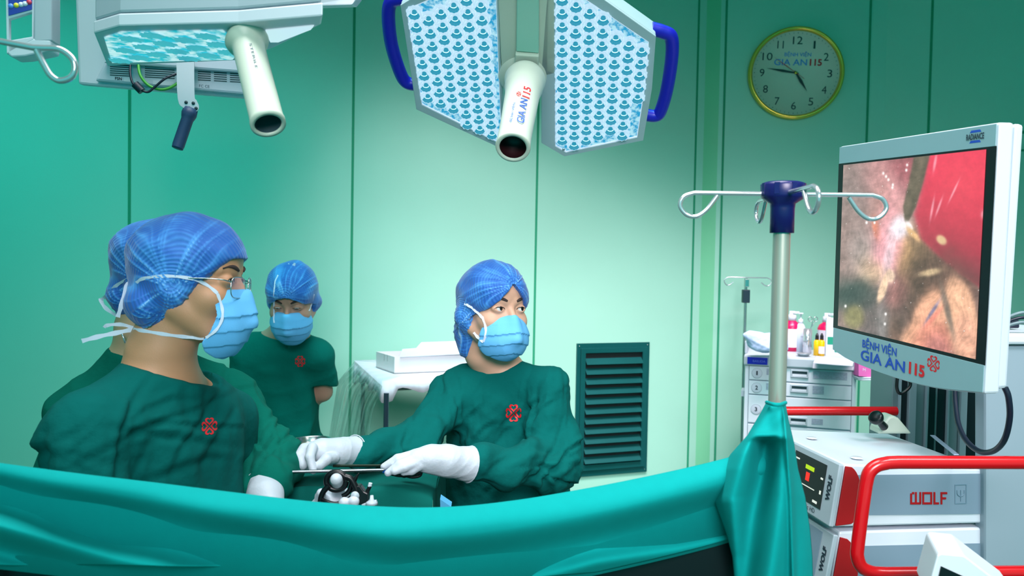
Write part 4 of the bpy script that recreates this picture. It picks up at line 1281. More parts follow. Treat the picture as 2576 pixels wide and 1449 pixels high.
# ---- surgeon on the right, looking towards the monitor
O4 = at(1238, 782, 2.05); A4 = frame((.54, -.83, .05), (.03, 0, 1))
p4 = thing('person', 'gowned surgeon with raised eyes, gloved hands on instruments, standing beside the wall vent', 'person', V(-.02, 2.12, 0))
N4 = at(1262, 928, 2.10); SR4, SL4 = at(1146, 985, 2.10), at(1378, 985, 2.05)
ER4, EL4 = at(1052, 1118, 1.93), at(1400, 1172, 1.98)
WR4, WL4 = at(885, 1140, 1.79), at(1180, 1170, 1.75)
tA4 = frame((.30, -.95, 0)); T4 = at(1275, 1160, 2.14)
sk4 = skin_mat('skin_fair', (216, 168, 142))
legs4 = [[V(-.09, 2.15, .85), V(-.09, 2.15, .45), V(-.09, 2.15, .07)], [V(.07, 2.18, .85), V(.07, 2.18, .45), V(.07, 2.18, .07)]]
b4 = body_mesh(p4, O4, A4, sk4, [([N4 + V(0, .005, -.035), SR4], [.056, .046], .04), ([N4 + V(0, .005, -.035), SL4], [.056, .046], .04), ([SR4, ER4, WR4], [.040, .032, .022], .02), ([SL4, EL4, WL4], [.040, .032, .022], .02)],
     ([O4 + A4 @ V(0, -.022, -.055), O4 + A4 @ V(0, -.035, -.11), N4], [.052, .048, .056]), legs4, open_=.0062, torso=(T4, tA4, (.13, .09, .20)))
def cut4(L):
    ze = .066 - 1.15 * np.abs(L[0])
    return np.maximum(np.minimum((ze - L[2]) * .65, L[1] - .010 + .0 * L[2]), -.140 - L[2])
c4 = make_cap(p4, O4, A4, [((0, -.004, .042), (.087, .113, .090)), ((0, -.016, -.018), (.097, .050, .062)), ((.010, -.052, -.045), (.070, .046, .060)), ((.03, -.050, -.085), (.040, .034, .045))], cut4,
              [((.0, .106, .066), 1.0), ((.09, -.005, -.030), 2.2)], npl=19, amp=.0040)
mk4 = make_mask(p4, O4, A4, drop=-.014, side=((-.14, .04), (-.10, .036), (-.065, .052), (-.018, .056), (.02, .05)))
g4 = cloth(p4, 'gown', m_gown, [([SR4, ER4, ER4 * .12 + WR4 * .88], [.062, .060, .044]), ([SL4, EL4, EL4 * .12 + WL4 * .88], [.062, .066, .048]),
      ([N4 + V(0, .005, -.035), SR4], [.064, .057]), ([N4 + V(0, .005, -.035), SL4], [.064, .057])],
      [(T4 + V(0, 0, .0), tA4, (.165, .12, .25), .10), (T4 + V(0, 0, -.5), tA4, (.18, .14, .42), .12)],
      wr=[(33, 12, .0070, (1, .1, -.5)), (37, 26, .0034, (.5, .2, 1))], pad=.13, zlo=.3,
      folds=lambda P: .008 * np.sin((P[:, 0] - .35 * P[:, 2]) * 52 + 2 * np.sin(P[:, 2] * 9)) * np.clip((1.30 - P[:, 2]) * 4, 0, 1)
         - .007 * np.exp(-((P[:, 0] - at(1112, 1050, 2.0)[0] + .25 * (P[:, 2] - 1.15)) / .009) ** 2) * (P[:, 2] < 1.22) * (P[:, 2] > .98)
         + crease(P, 61, 30, at(1110, 960, 2.05), at(1380, 1130, 1.95), [(.4, 0, 1), (.7, 0, .7), (.2, 0, -1)], .06, .0045, .006)
         + crease(P, 62, 26, at(1180, 1120, 1.95), at(1460, 1260, 1.85), [(1, 0, -.4), (1, 0, .3), (.6, 0, .9)], .06, .005, .008)
         + crease(P, 63, 20, at(900, 1080, 1.95), at(1120, 1200, 1.8), [(.3, 0, 1), (.9, 0, .6)], .05, .005, .008)
         + crease(P, 64, 16, at(1380, 940, 2.05), at(1450, 1180, 1.95), [(-.2, 0, 1), (.3, 0, 1)], .07, .005, .003),
      cuts=[neckcut(at(1208, 902, 2.10), at(1350, 892, 2.10), at(1278, 945, 2.0), .10)])
bv4 = bvh_of(b4, c4, mk4[:2]); bg4 = bvh_of(g4)
ribbon('mask_strap', [(1214, 800), (1200, 785), (1182, 770), (1168, 764)], 8, bv4, m_strap, p4)
ribbon('mask_strap', [(1214, 798), (1221, 820), (1222, 842), (1216, 860)], 7, bv4, m_strap, p4)
ribbon('mask_strap', [(1216, 860), (1203, 850), (1192, 836)], 8, bv4, m_strap, p4)
add_eyes(p4, O4, A4, (-.42, 1, .10))
add_brows(p4, O4, A4, bvh_of(b4))
decal('emblem', *clover(), 1292, 1039, (44, 0), (0, -49), bg4, m_txtred, p4)
glove(p4, [hd(893, 1136, 1.80, .037), hd(845, 1137, 1.755, .029)], [hd(812, 1136, 1.735, .026), hd(780, 1140, 1.72, .024)],
      [[hd(786, 1126, 1.70, .0115), hd(779, 1150, 1.675, .0098), hd(788, 1184, 1.665, .0078)],
       [hd(765, 1128, 1.715, .0115), hd(752, 1148, 1.70, .011), hd(762, 1170, 1.69, .0105)],
       [hd(772, 1128, 1.745, .0115), hd(757, 1150, 1.74, .011), hd(772, 1172, 1.72, .0105)],
       [hd(782, 1130, 1.77, .010), hd(765, 1150, 1.77, .010), hd(780, 1166, 1.75, .009)],
       [hd(840, 1152, 1.72, .013), hd(820, 1156, 1.69, .012), hd(805, 1170, 1.68, .0108)]])
glove(p4, [hd(1182, 1168, 1.755, .040), hd(1125, 1160, 1.725, .033)], [hd(1085, 1155, 1.71, .029), hd(1052, 1156, 1.70, .024)],
      [[hd(1040, 1145, 1.70, .0115), hd(1000, 1154, 1.69, .0098), hd(966, 1174, 1.685, .0078)],
       [hd(1044, 1154, 1.69, .0115), hd(1005, 1168, 1.675, .0098), hd(976, 1190, 1.67, .0078)],
       [hd(1048, 1164, 1.685, .011), hd(1018, 1176, 1.67, .0095), hd(993, 1186, 1.665, .0078)],
       [hd(1056, 1172, 1.685, .010), hd(1036, 1184, 1.68, .009), hd(1015, 1188, 1.675, .0075)],
       [hd(1080, 1166, 1.74, .013), hd(1050, 1176, 1.74, .011), hd(1022, 1180, 1.735, .010)]])
# ------------------------------------------------------------------ foreground screen drape
top_px = smoothpath([V(x, y) for x, y in [(-120, 1146), (0, 1165), (200, 1192), (400, 1216), (600, 1241), (800, 1264), (1000, 1277), (1150, 1275), (1300, 1259), (1450, 1234), (1600, 1205), (1750, 1172), (1850, 1146), (1900, 1128)]], 12)
top_px = np.array(top_px)
def top_y(x): return float(np.interp(x, top_px[:, 0], top_px[:, 1]))
def ddepth(x):
    return float(np.interp(x, [-120, 400, 1000, 1500, 1900], [.92, .98, 1.06, 1.13, 1.20]))
def g(t, s): return math.exp(-(t / s) ** 2)
def relief(x, y):
    """distance towards the camera of the drape's folds"""
    t = y - top_y(x)
    h = 0
    c1_ = np.interp(x, [0, 500, 1000, 1500, 1900], [24, 48, 70, 64, 56]); s1_ = np.interp(x, [0, 500, 1000, 1500, 1900], [30, 46, 60, 56, 50])
    a1_ = np.interp(x, [0, 500, 1000, 1900], [.034, .055, .075, .066])
    h += a1_ * (g(t - c1_, s1_) if t > c1_ else (1 - ((c1_ - t) / (c1_ + 30)) ** 2))
    # second ridge falling from upper left to lower right
    yr = np.interp(x, [-120, 0, 150, 300, 450, 700, 1000], [1290, 1325, 1368, 1410, 1440, 1490, 1560])
    h += .050 * g(y - yr, 40) * np.interp(x, [500, 900], [1, .2])
    yr2 = np.interp(x, [-120, 0, 100, 300], [1380, 1425, 1450, 1520]); h += .02 * g(y - yr2, 26)
    # right hand ridge
    yr3 = np.interp(x, [1250, 1500, 1700, 1850], [1480, 1415, 1385, 1352])
    h += .030 * g(y - yr3, 26) * np.interp(x, [1250, 1450], [0, 1])
    # soft folds radiating from the pole
    h += .004 * sin(x * .012 + y * .02)
    return h
nu, nv = 260, 90
vs = []; fs = []
for i in range(nu + 1):
    x = -120 + 2050 * i / nu
    ty = top_y(x); by = float(np.interp(x, [-120, 0, 700, 1300, 1500, 1640, 1760, 1850, 1930], [1421, 1420, 1424, 1455, 1440, 1408, 1378, 1352, 1330]))
    for j in range(nv + 1):
        t = j / nv; y = ty + (by - ty) * t
        d = ddepth(x) + .07 - relief(x, y)
        vs.append(at(x, y, d))
# fold over the wire: a strip going back and down behind
for i in range(nu):
    for j in range(nv):
        a = i * (nv + 1) + j; fs.append((a, a + 1, a + nv + 2, a + nv + 1))
base = len(vs)
for i in range(nu + 1):
    x = -120 + 2050 * i / nu; p = vs[i * (nv + 1)]; hd_ = V(ray(x, 700)[0], ray(x, 700)[1], 0)
    for j in range(1, 7):
        a = j / 6 * pi * .5
        vs.append(p + nrm(hd_) * .018 * sin(a) + V(0, 0, -.018 * (1 - cos(a)) - (.12 if j == 6 else 0)))
for i in range(nu):
    for j in range(6):
        a0 = base + i * 6 + j - 1 if j else i * (nv + 1); b0 = base + (i + 1) * 6 + j - 1 if j else (i + 1) * (nv + 1)
        a1 = base + i * 6 + j; b1_ = base + (i + 1) * 6 + j
        fs.append((a0, b0, b1_, a1))
# lower hanging layer set further back
base = len(vs); nu2, nv2 = 120, 14
for i in range(nu2 + 1):
    x = 285 + 1205 * i / nu2
    for j in range(nv2 + 1):
        y = 1405 + 130 * j / nv2
        vs.append(at(x, y, ddepth(x) + .075 + .006 * sin(x * .03 + .5 * sin(y * .03)) - .02 * (j / nv2)))
for i in range(nu2):
    for j in range(nv2):
        a = base + i * (nv2 + 1) + j; fs.append((a, a + 1, a + nv2 + 2, a + nv2 + 1))
drape = mesh_obj('screen_drape', vs, fs, m_drape, None, True)
tag(drape, 'long teal cloth screen drape sagging across the whole foreground up to the pole', 'drape')
so = drape.modifiers.new('s', 'SOLIDIFY'); so.thickness = .0015

# bunched end of the drape hanging from the pole
outl = [(1838, 1142), (1880, 1095), (1915, 1035), (1927, 1013), (1975, 1014), (1985, 1060), (1998, 1115), (2008, 1180), (2026, 1250), (2038, 1330), (2044, 1400), (2046, 1520)]
lef = [(1838, 1142), (1815, 1180), (1800, 1245), (1798, 1262), (1812, 1300), (1828, 1345), (1842, 1400), (1850, 1520)]
vs = []; fs = []; nu, nv = 90, 110
def lx(y): return float(np.interp(y, [1013, 1035, 1095, 1142, 1180, 1245, 1262, 1300, 1345, 1400, 1560], [1927, 1915, 1880, 1838, 1815, 1801, 1797, 1812, 1828, 1842, 1856]))
def rx(y): return float(np.interp(y, [1013, 1060, 1115, 1180, 1250, 1330, 1400, 1560], [1976, 1985, 1998, 2008, 2026, 2038, 2044, 2048]))
for i in range(nu + 1):
    for j in range(nv + 1):
        y = 1013 + 530 * (j / nv); a = i / nu; x = lx(y) + (rx(y) - lx(y)) * a
        dep = 1.17
        k = np.clip((y - 1013) / 90, 0, 1)
        # ridge right of centre running down, hollow to its left
        rid = np.interp(y, [1013, 1100, 1250, 1400, 1560], [1950, 1958, 1948, 1925, 1900])
        dep -= .040 * g(x - rid - 22, 34) * k
        hol = np.interp(y, [1090, 1110, 1200, 1320, 1560], [1925, 1925, 1915, 1885, 1860])
        dep += .045 * g(x - hol, 28) * np.clip((y - 1095) / 14, 0, 1) * np.interp(y, [1150, 1330], [1, .5])
        dep -= .022 * g(x - np.interp(y, [1013, 1250, 1560], [1972, 1990, 1998]), 7)
        dep -= .030 * g(x - np.interp(y, [1100, 1250, 1560], [1885, 1840, 1850]), 30) * k
        dep += .03 * (1 - k) - .02 * g(y - 1098, 12) * g(x - 1930, 40)
        dep += .055 * (abs(2 * a - 1) ** 4)
        vs.append(at(x, y, dep))
for i in range(nu):
    for j in range(nv):
        a = i * (nv + 1) + j; fs.append((a, a + 1, a + nv + 2, a + nv + 1))
dr2 = mesh_obj('drape_end', vs, fs, m_drape, drape, True)
so = dr2.modifiers.new('s', 'SOLIDIFY'); so.thickness = .002
P = smoothpath([at(1929, 1012, 1.20), at(1945, 1017, 1.165), at(1962, 1018, 1.165), at(1976, 1013, 1.19)], 4)
MB().tube(P, .003, 8).build('hem', m_drape, drape)

# ------------------------------------------------------------------ drip pole in front
PD = 1.25
pt = at(1970, 470, PD); px_, py_ = pt[0], pt[1]
pole = thing('drip_pole', 'stainless drip pole with navy head and four looped hooks, in front of the monitor', 'drip pole', V(px_ - .0, py_, 0))
zc = lambda y: at(1970, y, PD)[2]
MB().tube([V(px_, py_, .03), V(px_, py_, zc(585))], .0135, 28).build('pole', m_pole, pole)
hdb = MB().lathe(V(px_, py_, zc(586)), V(0, 0, 1), [(0, 0), (.0185, 0), (.0185, .038), (.0195, .046), (.032, .054), (.0335, .058), (.0335, .074), (.032, .078), (.026, .080), (0, .080)], 36)
head = hdb.build('pole_head', m_navy, pole)
for a_ in range(8):
    an = a_ * pi / 4 + .2
    MB().box(V(px_ + .033 * cos(an), py_ + .033 * sin(an), zc(586) + .068), V(cos(an), sin(an), 0), V(-sin(an), cos(an), 0), V(0, 0, 1), .0012, .004, .009).build('head_rib', m_navy, head)
zh = zc(488)
def hook(dirv, L=.158):
    d = nrm(V(*dirv)); c = V(px_, py_, zh); u = V(0, 0, 1)
    P = [c + d * .02, c + d * (L - .03)] + smoothpath([c + d * (L - .02), c + d * (L - .004) - u * .006, c + d * (L + .002) - u * .020, c + d * (L - .008) - u * .034, c + d * (L - .024) - u * .037, c + d * (L - .040) - u * .026, c + d * (L - .056) - u * .004], 6)
    MB().tube(P, .0036, 10).build('hook', m_chrome, pole)
hook((-1, .05, 0)); hook((1, -.05, 0)); hook((.03, 1, 0), .15); hook((-.01, -1, 0), .15)
for k in range(5):
    a_ = 2 * pi * k / 5 + .3; MB().tube([V(px_, py_, .06), V(px_ + .26 * cos(a_), py_ + .26 * sin(a_), .03)], .012, 10).build('leg', m_steel, pole)

# ------------------------------------------------------------------ operating table and what lies on it
tz = at(900, 1195, 1.80)[2]
tb = thing('operating_table', 'operating table under dark green sheets behind the drape', 'table', V(-.2, 1.6, 0))
vs = []; fs = []
x0, x1, y0, y1 = at(690, 1200, 1.8)[0], at(1102, 1200, 1.8)[0], 1.66, 2.00
nx, ny = 60, 70
sheet = MB()
def sheet_pt(u, v):
    """v<.45: top surface back to front, then front face down"""
    x = x0 + (x1 - x0) * u
    if v < .45: y = y1 + (y0 - y1) * v / .45; z = tz
    else: y = y0; z = tz - (v - .45) / .55 * .55
    ed = abs(2 * u - 1)
    z -= .012 * ed ** 10
    y += .006 * sin(u * 23 + 3 * v) * min(1, max(0, (v - .45) * 6)) + .004 * sin(u * 51 + 9 * v) * (v > .5)
    z += .004 * sin(u * 14 + v * 9) + .003 * sin(v * 40 + u * 5) * (v < .45)
    if v > .40 and v < .5: y += .010 * (1 - abs(v - .45) / .05)
    return V(x, y, z)
for i in range(nx + 1):
    for j in range(ny + 1): sheet.v.append(tuple(sheet_pt(i / nx, j / ny)))
for i in range(nx):
    for j in range(ny):
        a = i * (ny + 1) + j; sheet.f.append((a, a + 1, a + ny + 2, a + ny + 1)); sheet.sm.append(True)
# right side skirt
b0 = len(sheet.v)
for j in range(15):
    for i in range(12):
        sheet.v.append((x1 + .002 * sin(i * 1.1 + j * .4), y0 + .01 + (y1 - y0 - .01) * i / 11, tz - .006 - .5 * j / 14))
for j in range(14):
    for i in range(11):
        a = b0 + j * 12 + i; sheet.f.append((a, a + 1, a + 13, a + 12)); sheet.sm.append(True)
sh_ = sheet.build('table_sheet', m_sheet, tb)
MB().prism([V(-.42, 1.24, .88), V(.37, 1.24, .88), V(.37, 1.64, .88), V(-.42, 1.64, .88)], V(0, 0, .06)).build('mattress', m_black, tb, .01)
MB().prism([V(.10, 1.225, .88), V(.385, 1.225, .88), V(.385, 1.29, .88), V(.10, 1.29, .88)], V(0, 0, .24)).build('black_filler_right', m_black, tb, .01)  # made-up black block, fills the dark area below the drape's right
MB().prism([V(-.85, 1.07, .86), V(-.50, 1.07, .86), V(-.50, 1.10, .86), V(-.85, 1.10, .86)], V(0, 0, .235)).build('black_filler_left', m_black, tb, .01)  # black block added only to darken the gap under the drape's left
MB().prism([V(-.42, 1.25, .78), V(.36, 1.25, .78), V(.36, 1.66, .78), V(-.42, 1.66, .78)], V(0, 0, .098)).build('table_frame', m_steel, tb)
MB().box(V(-.1, 1.48, .43), V(1, 0, 0), V(0, 1, 0), V(0, 0, 1), .12, .12, .35).build('column', m_steel, tb, .01)
MB().box(V(-.1, 1.48, .04), V(1, 0, 0), V(0, 1, 0), V(0, 0, 1), .24, .22, .04).build('base', m_steel, tb, .01)

# steel bowl and cups
def bowl(name, px, py_top, py_bot, d, rt, rb_, label, m=m_steel):
    a = at(px, py_top, d); b = at(px, py_bot, d); b[2] = tz + .008; h = a[2] - b[2]
    q = V(b[0], b[1], b[2])
    o = MB().lathe(q, V(0, 0, 1), [(0, 0), (rb_, 0), (rb_ * 1.15, h * .12), (rt * .92, h * .8), (rt * .97, h * .97), (rt * 1.05, h * .985), (rt * 1.06, h), (rt * .98, h * 1.005), (rt * .95, h * .96), (rt * .88, h * .75), (rb_, .01 * h + .004), (0, .004 + .01 * h)], 48).build(name, m)
    return o
bw = bowl('steel_bowl', 785, 1106, 1178, 1.92, .0475, .028, '')
tag(bw, 'stainless steel bowl on the table behind the pointing gloved hand', 'bowl')
MB().lathe(at(785, 1120, 1.92) * V(1, 1, 0) + V(0, 0, at(785, 1120, 1.92)[2]), V(0, 0, 1), [(0.041, 0), (0, .0005)], 32).build('liquid', mat('saline', (120, 120, 80), .1), bw)
cpq = bowl('steel_cup', 718, 1136, 1184, 1.86, .0165, .013, '')
tag(cpq, 'small steel cup holding blue gauze, left of the steel bowl', 'cup')
gz = MB().lathe(at(718, 1137, 1.86), V(0, 0, 1), [(.0, -.01), (.0145, -.004), (.016, .002), (.013, .007), (.006, .009), (0, .009)], 9).build('blue_gauze', mat('gauze_blue', (70, 178, 200), .9, bump=.3, bscale=90)); tag(gz, 'folded pale blue gauze resting in the small steel cup', 'gauze')
# rods of the instruments
def rod(name, label, pts, r, m, extra=None, cat='surgical instrument'):
    b = thing(name, label, cat, pts[0]); MB().tube(pts, r, 10).build('shaft', m, b); return b
r1 = rod('laparoscope', 'long chrome laparoscope shaft with dark hub lying across the green sheet', [at(735, 1187, 1.62), at(965, 1182, 1.66)], .0034, mat('rod_steel', (110, 116, 120), .18, metal=1.0))
MB().tube([at(733, 1167, 1.70), at(762, 1167, 1.70)], .0125, 18).build('hub', m_black, r1)
MB().tube([at(720, 1166, 1.70), at(733, 1167, 1.70)], .0115, 18).build('light_port', m_white, r1)
r2 = rod('trocar_rod', 'dark green-black instrument rod between the two gloved hands', [at(838, 1172, 1.72), at(962, 1171, 1.72)], .0030, mat('rod_dark', (40, 52, 40), .2, metal=.6))
MB().lathe(at(1000, 1170, 1.69), nrm(at(955, 1190, 1.69) - at(1000, 1170, 1.69)), [(0, 0), (.006, .002), (.0075, .010), (.006, .024), (.0042, .034), (0, .036)], 16).build('blue_plug', mat('plug_blue', (22, 110, 220), .35), r2)
gr_ = thing('instrument_handle', 'black instrument handle under the palm of the right-hand surgeon\'s left glove', 'surgical instrument', at(1040, 1195, 1.70))
MB().tube(smoothpath([at(985, 1192, 1.70), at(1010, 1196, 1.70), at(1040, 1190, 1.70), at(1058, 1186, 1.70)], 5), [.004] * 6 + [.006] * 10, 10).build('grip', m_black, gr_)
MB().tube(smoothpath([at(1010, 1193, 1.71), at(1035, 1200, 1.71), at(1055, 1197, 1.71), at(1060, 1188, 1.71)], 5), .0035, 8).build('lever', m_black, gr_)

# black ring-handled instrument held by the foreground surgeon
ih = thing('laparoscopic_grasper', 'black ring-handled grasper gripped by gloved fingers just above the drape', 'surgical instrument', at(860, 1265, 1.45))
D0 = 1.452
def ringh(pts, r, name, m=m_black):
    return MB().tube(smoothpath([at(x, y, d) for x, y, d in pts], 6), r, 12).build(name, m, ih)
cx0, cy0 = 846, 1210
R1 = [(cx0 + 25 * cos(a), cy0 + 22 * sin(a), D0 + .004) for a in np.linspace(0, 2 * pi, 13)]
ringh(R1, .0055, 'finger_ring')
ringh([(828, 1222, D0), (815, 1235, D0), (808, 1250, D0), (806, 1262, D0)], .0052, 'ring_arm')
ringh([(808, 1256, D0), (825, 1264, D0 - .01), (845, 1268, D0 - .01), (868, 1262, D0), (885, 1250, D0)], .0042, 'trigger_guard')
ringh([(868, 1198, D0), (882, 1204, D0), (893, 1222, D0), (898, 1238, D0), (893, 1256, D0), (880, 1270, D0)], .0058, 'thumb_ring')
ringh([(885, 1214, D0 + .01), (880, 1232, D0 + .01), (872, 1242, D0 + .01), (862, 1248, D0 + .01)], .0045, 'lever')
MB().prism([at(x, y, D0 - .004) for x, y in [(884, 1236), (893, 1222), (905, 1222), (915, 1236), (926, 1242), (926, 1262), (905, 1272), (880, 1262)]], FW * .02).build('body', m_black, ih, .002)
MB().tube([at(918, 1250, D0 + .004), at(931, 1222, D0 + .004)], .0036, 8).build('post', m_black, ih)
MB().tube([at(930, 1224, D0 + .004), at(932, 1215, D0 + .004)], .0036, 8).build('post_tip', m_white, ih)
MB().tube([at(888, 1216, D0 + .002), at(894, 1204, D0), at(903, 1190, D0)], [.005, .004, .001], 8).build('fin', m_black, ih)
MB().lathe(at(893, 1247, D0 - .006), -FW, [(0.008, 0), (.006, .003), (0, .004)], 16).build('pivot', m_lgrey, ih)
MB().lathe(at(935, 1268, D0), V(0, 0, 1), [(0, 0), (.012, 0), (.010, .005), (.004, .008), (.003, .016), (0, .016)], 12).build('valve', m_lgrey, ih)
MB().tube([at(911, 1270, D0), at(948, 1262, D0)], .004, 8).build('valve_wing', m_lgrey, ih)
tgz = MB().prism([at(x, y, 1.58) for x, y in [(1107, 1256), (1135, 1275), (1130, 1290), (1108, 1290)]], V(0.0, .02, .004)).build('blue_paper', mat('paper_blue', (70, 150, 190), .8))
tag(tgz, 'small corner of pale blue paper peeping over the drape, right of the green sheet', 'paper')

# ------------------------------------------------------------------ instrument table with white box, behind
def bt(x, y, z): return hit(x, y, V(0, 0, z), V(0, 0, 1))
zt = at(1000, 950, 2.75)[2]
bk = thing('side_table', 'steel side table under a white cloth behind the right-hand surgeon', 'table', V(bt(1050, 945, zt)[0], bt(1050, 945, zt)[1], 0))
Pt = [at(893, 906, 2.95), at(968, 968, 2.55), at(1250, 940, 2.62), at(1250, 900, 3.0)]
Pt = [V(p[0], p[1], zt) for p in Pt]
Pt[0] = bt(893, 908, zt); Pt[1] = bt(965, 962, zt)
Pt[3] = bt(1215, 903, zt); Pt[2] = bt(1260, 950, zt)
MB().prism(Pt, V(0, 0, -.03)).build('table_top', m_steel, bk, .002)
cl = MB()
cen = np.mean(Pt, 0)
def clothpt(i, t, drop):
    a, b = Pt[i], Pt[(i + 1) % 4]; p = a + (b - a) * t
    return p
n = 24; ring_t = []; ring_b = []
for i in range(4):
    for k in range(n):
        p = clothpt(i, k / n, 0); o = nrm(p - cen)
        ring_t.append(p + o * .004 + V(0, 0, .003)); 
        dr = .028 + .010 * sin(k * .9 + i) + .03 * (abs(k / n - 0) < .12) + (.02 if i == 0 else 0)
        ring_b.append(p + o * (.012 + .006 * sin(k * 1.7)) + V(0, 0, -dr))
N_ = len(ring_t)
cl.add([cen + V(0, 0, .003)] + ring_t + ring_b, [(0, 1 + k, 1 + (k + 1) % N_) for k in range(N_)] + [(1 + k, 1 + N_ + k, 1 + N_ + (k + 1) % N_, 1 + (k + 1) % N_) for k in range(N_)], True)
clo = cl.build('table_cloth', m_cloth_white, None); so = clo.modifiers.new('s', 'SOLIDIFY'); so.thickness = .002
tag(clo, 'white cloth laid over the side table behind the surgeons', 'cloth')
for (x, y) in ((962, 968), (905, 915)):
    p = bt(x, y, zt); MB().tube([V(p[0] + .01, p[1] + .02, zt - .03), V(p[0] + .01, p[1] + .02, .03)], .0085, 12).build('leg', mat('leg_%d' % x, (70, 92, 110), .25, metal=.7), bk)
    MB().tube([V(p[0] + .01, p[1] + .02, .03), V(p[0] + .01, p[1] + .02, .0)], .014, 12).build('castor', m_dark, bk)
for i in (2, 3):
    p = Pt[i] + nrm(cen - Pt[i]) * .03; MB().tube([V(p[0], p[1], zt - .03), V(p[0], p[1], 0)], .0085, 12).build('leg', m_steel, bk)
# white cardboard box
zb = zt + .0045
B0 = bt(946, 924, zb); B1 = bt(992, 940, zb); B2 = bt(1260, 930, zb); B3 = B0 + (B2 - B1)
hb_ = at(992, 898, (B1 - CAM) @ FW)[2] - B1[2]
wb = thing('white_box', 'open white cardboard box on the cloth-covered side table', 'box', (B0 + B2) / 2)
m_card = mat('white_card', (226, 220, 222), .7)
ed = [B0, B1, B2, B3]
inn_ = [p + (np.mean(ed, 0) - p) * .02 for p in ed]
MB().ring(ed, inn_, V(0, 0, hb_)).build('box_wall', m_card, wb)
MB().prism(ed, V(0, 0, .004)).build('box_base', m_card, wb)
ux = nrm(B2 - B1); uy = nrm(B0 - B1)
MB().prism([B1 + V(0, 0, hb_) + ux * .015 - uy * .01, B2 + V(0, 0, hb_ + .006) - uy * .01, B3 + V(0, 0, hb_ + .02), B0 + V(0, 0, hb_ + .004) + ux * .10 + uy * .0], V(0, 0, .003)).build('lid_sheet', mat('lid_film', (222, 222, 235), .35, bump=.3, bscale=25), wb)
MB().prism([B0 + ux * .15 + V(0, .02, hb_ + .006), B0 + ux * .17 + V(0, .03, hb_ + .028), B0 + ux * .33 + V(0, .03, hb_ + .03), B0 + ux * .36 + V(0, .02, hb_ + .008)], V(0, .002, 0)).build('flap', m_card, wb)
for k in (.45, .62):
    q = B0 + (B1 - B0) * k + V(0, 0, hb_ - .012); MB().box(q, nrm(B1 - B0), uy, V(0, 0, 1), .0012, .001, .012).build('slot', mat('slot_light%d' % int(k * 100), (240, 240, 245), .6), wb)
# clear plastic cover hanging off the corner
vs = []; fs = []; nu, nv = 40, 30
for i in range(nu + 1):
    for j in range(nv + 1):
        a = i / nu; t = j / nv
        x = (905 - 2 * a) + a * 55; 
        xl = np.interp(t, [0, .25, 1], [892, 850, 815]); xr = np.interp(t, [0, .35, 1], [962, 938, 918])
        yl = np.interp(t, [0, .25, 1], [908, 960, 1180]); yr_ = np.interp(t, [0, .35, 1], [972, 1030, 1180])
        x = xl + (xr - xl) * a; y = yl + (yr_ - yl) * a
        d = 2.72 - .10 * a + .012 * sin(a * 19 + 3 * t) + .008 * sin(a * 41 + t * 7)
        vs.append(at(x, y, d))
for i in range(nu):
    for j in range(nv):
        a = i * (nv + 1) + j; fs.append((a, a + 1, a + nv + 2, a + nv + 1))
pc = mesh_obj('plastic_cover', vs, fs, m_clear, None, True)
so = pc.modifiers.new('s', 'SOLIDIFY'); so.thickness = .0008
tag(pc, 'clear crinkled plastic sheet hanging off the left corner of the side table', 'plastic sheet')

# ------------------------------------------------------------------ thin drip stand at the back
sd = 3.62
q = at(1875, 760, sd); qx, qy = q[0], q[1]
zz = lambda y: at(1875, y, sd)[2]
ds = thing('drip_stand', 'thin chrome drip stand with two hooks behind the drawer cart', 'drip stand', V(qx, qy, 0))
MB().tube([V(qx, qy, .04), V(qx, qy, zz(700))], .007, 14).build('pole', m_steel, ds)
MB().box(V(qx, qy - .004, zz(745)), V(1, 0, 0), V(0, 1, 0), V(0, 0, 1), .016, .014, .030).build('clamp', mat('clamp_dark', (24, 48, 60), .4), ds, .003)
MB().box(V(qx + .002, qy - .004, zz(712)), V(1, 0, 0), V(0, 1, 0), V(0, 0, 1), .009, .010, .018).build('collar', m_steel, ds, .002)
for s, e in ((-1, 1824), (1, 1938)):
    L = at(e, 700, sd)[0] - qx; u = V(0, 0, 1); c = V(qx, qy, zz(698)); dx = V(1, 0, 0)
    P = [c, c + dx * L * .85] + smoothpath([c + dx * L * .95 - u * .004, c + dx * L * 1.05 - u * .016, c + dx * L * .95 - u * .034, c + dx * L * .80 - u * .036, c + dx * L * .62 - u * .022], 5)
    MB().tube(P, .0026, 8).build('hook', m_chrome, ds)
for k in range(5):
    a_ = 2 * pi * k / 5; MB().tube([V(qx, qy, .05), V(qx + .12 * cos(a_), qy + .12 * sin(a_), .03)], .01, 8).build('leg', m_steel, ds)

# ------------------------------------------------------------------ drawer cart
AC_ = radians(-18.6); ce = V(cos(AC_), sin(AC_), 0); cn_ = V(sin(AC_), -cos(AC_), 0)
cp0 = at(1878, 950, 3.2); 
ch = lambda x, y: hit(x, y, cp0, cn_)
U0c = lambda p: (p - cp0) @ ce
cart = thing('drawer_cart', 'white numbered drawer cart against the corner wall behind the drip pole', 'drawer cart', V(*(cp0 + ce * .2 - cn_ * .17)[:2], 0))
ul, ur = U0c(ch(1874, 950)), U0c(ch(2154, 950))
zc_ = lambda x, y: ch(x, y)[2]
ztop = zc_(1880, 919)
def cq(u, z, off=0.0): 
    p = cp0 + ce * u + cn_ * off; return V(p[0], p[1], z)
def cbox(u0, u1, z0_, z1_, o0, o1, name, m, par, bev=0.0):
    return MB().prism([cq(u0, z0_, o0), cq(u1, z0_, o0), cq(u1, z1_, o0), cq(u0, z1_, o0)], cn_ * (o1 - o0)).build(name, m, par, bev)
cbox(ul, ur, .12, ztop, -.34, -.004, 'cabinet', m_white2, cart, .003)
cbox(ul, ul + .014, .12, ztop, -.004, .004, 'side_post', m_white, cart, .001)
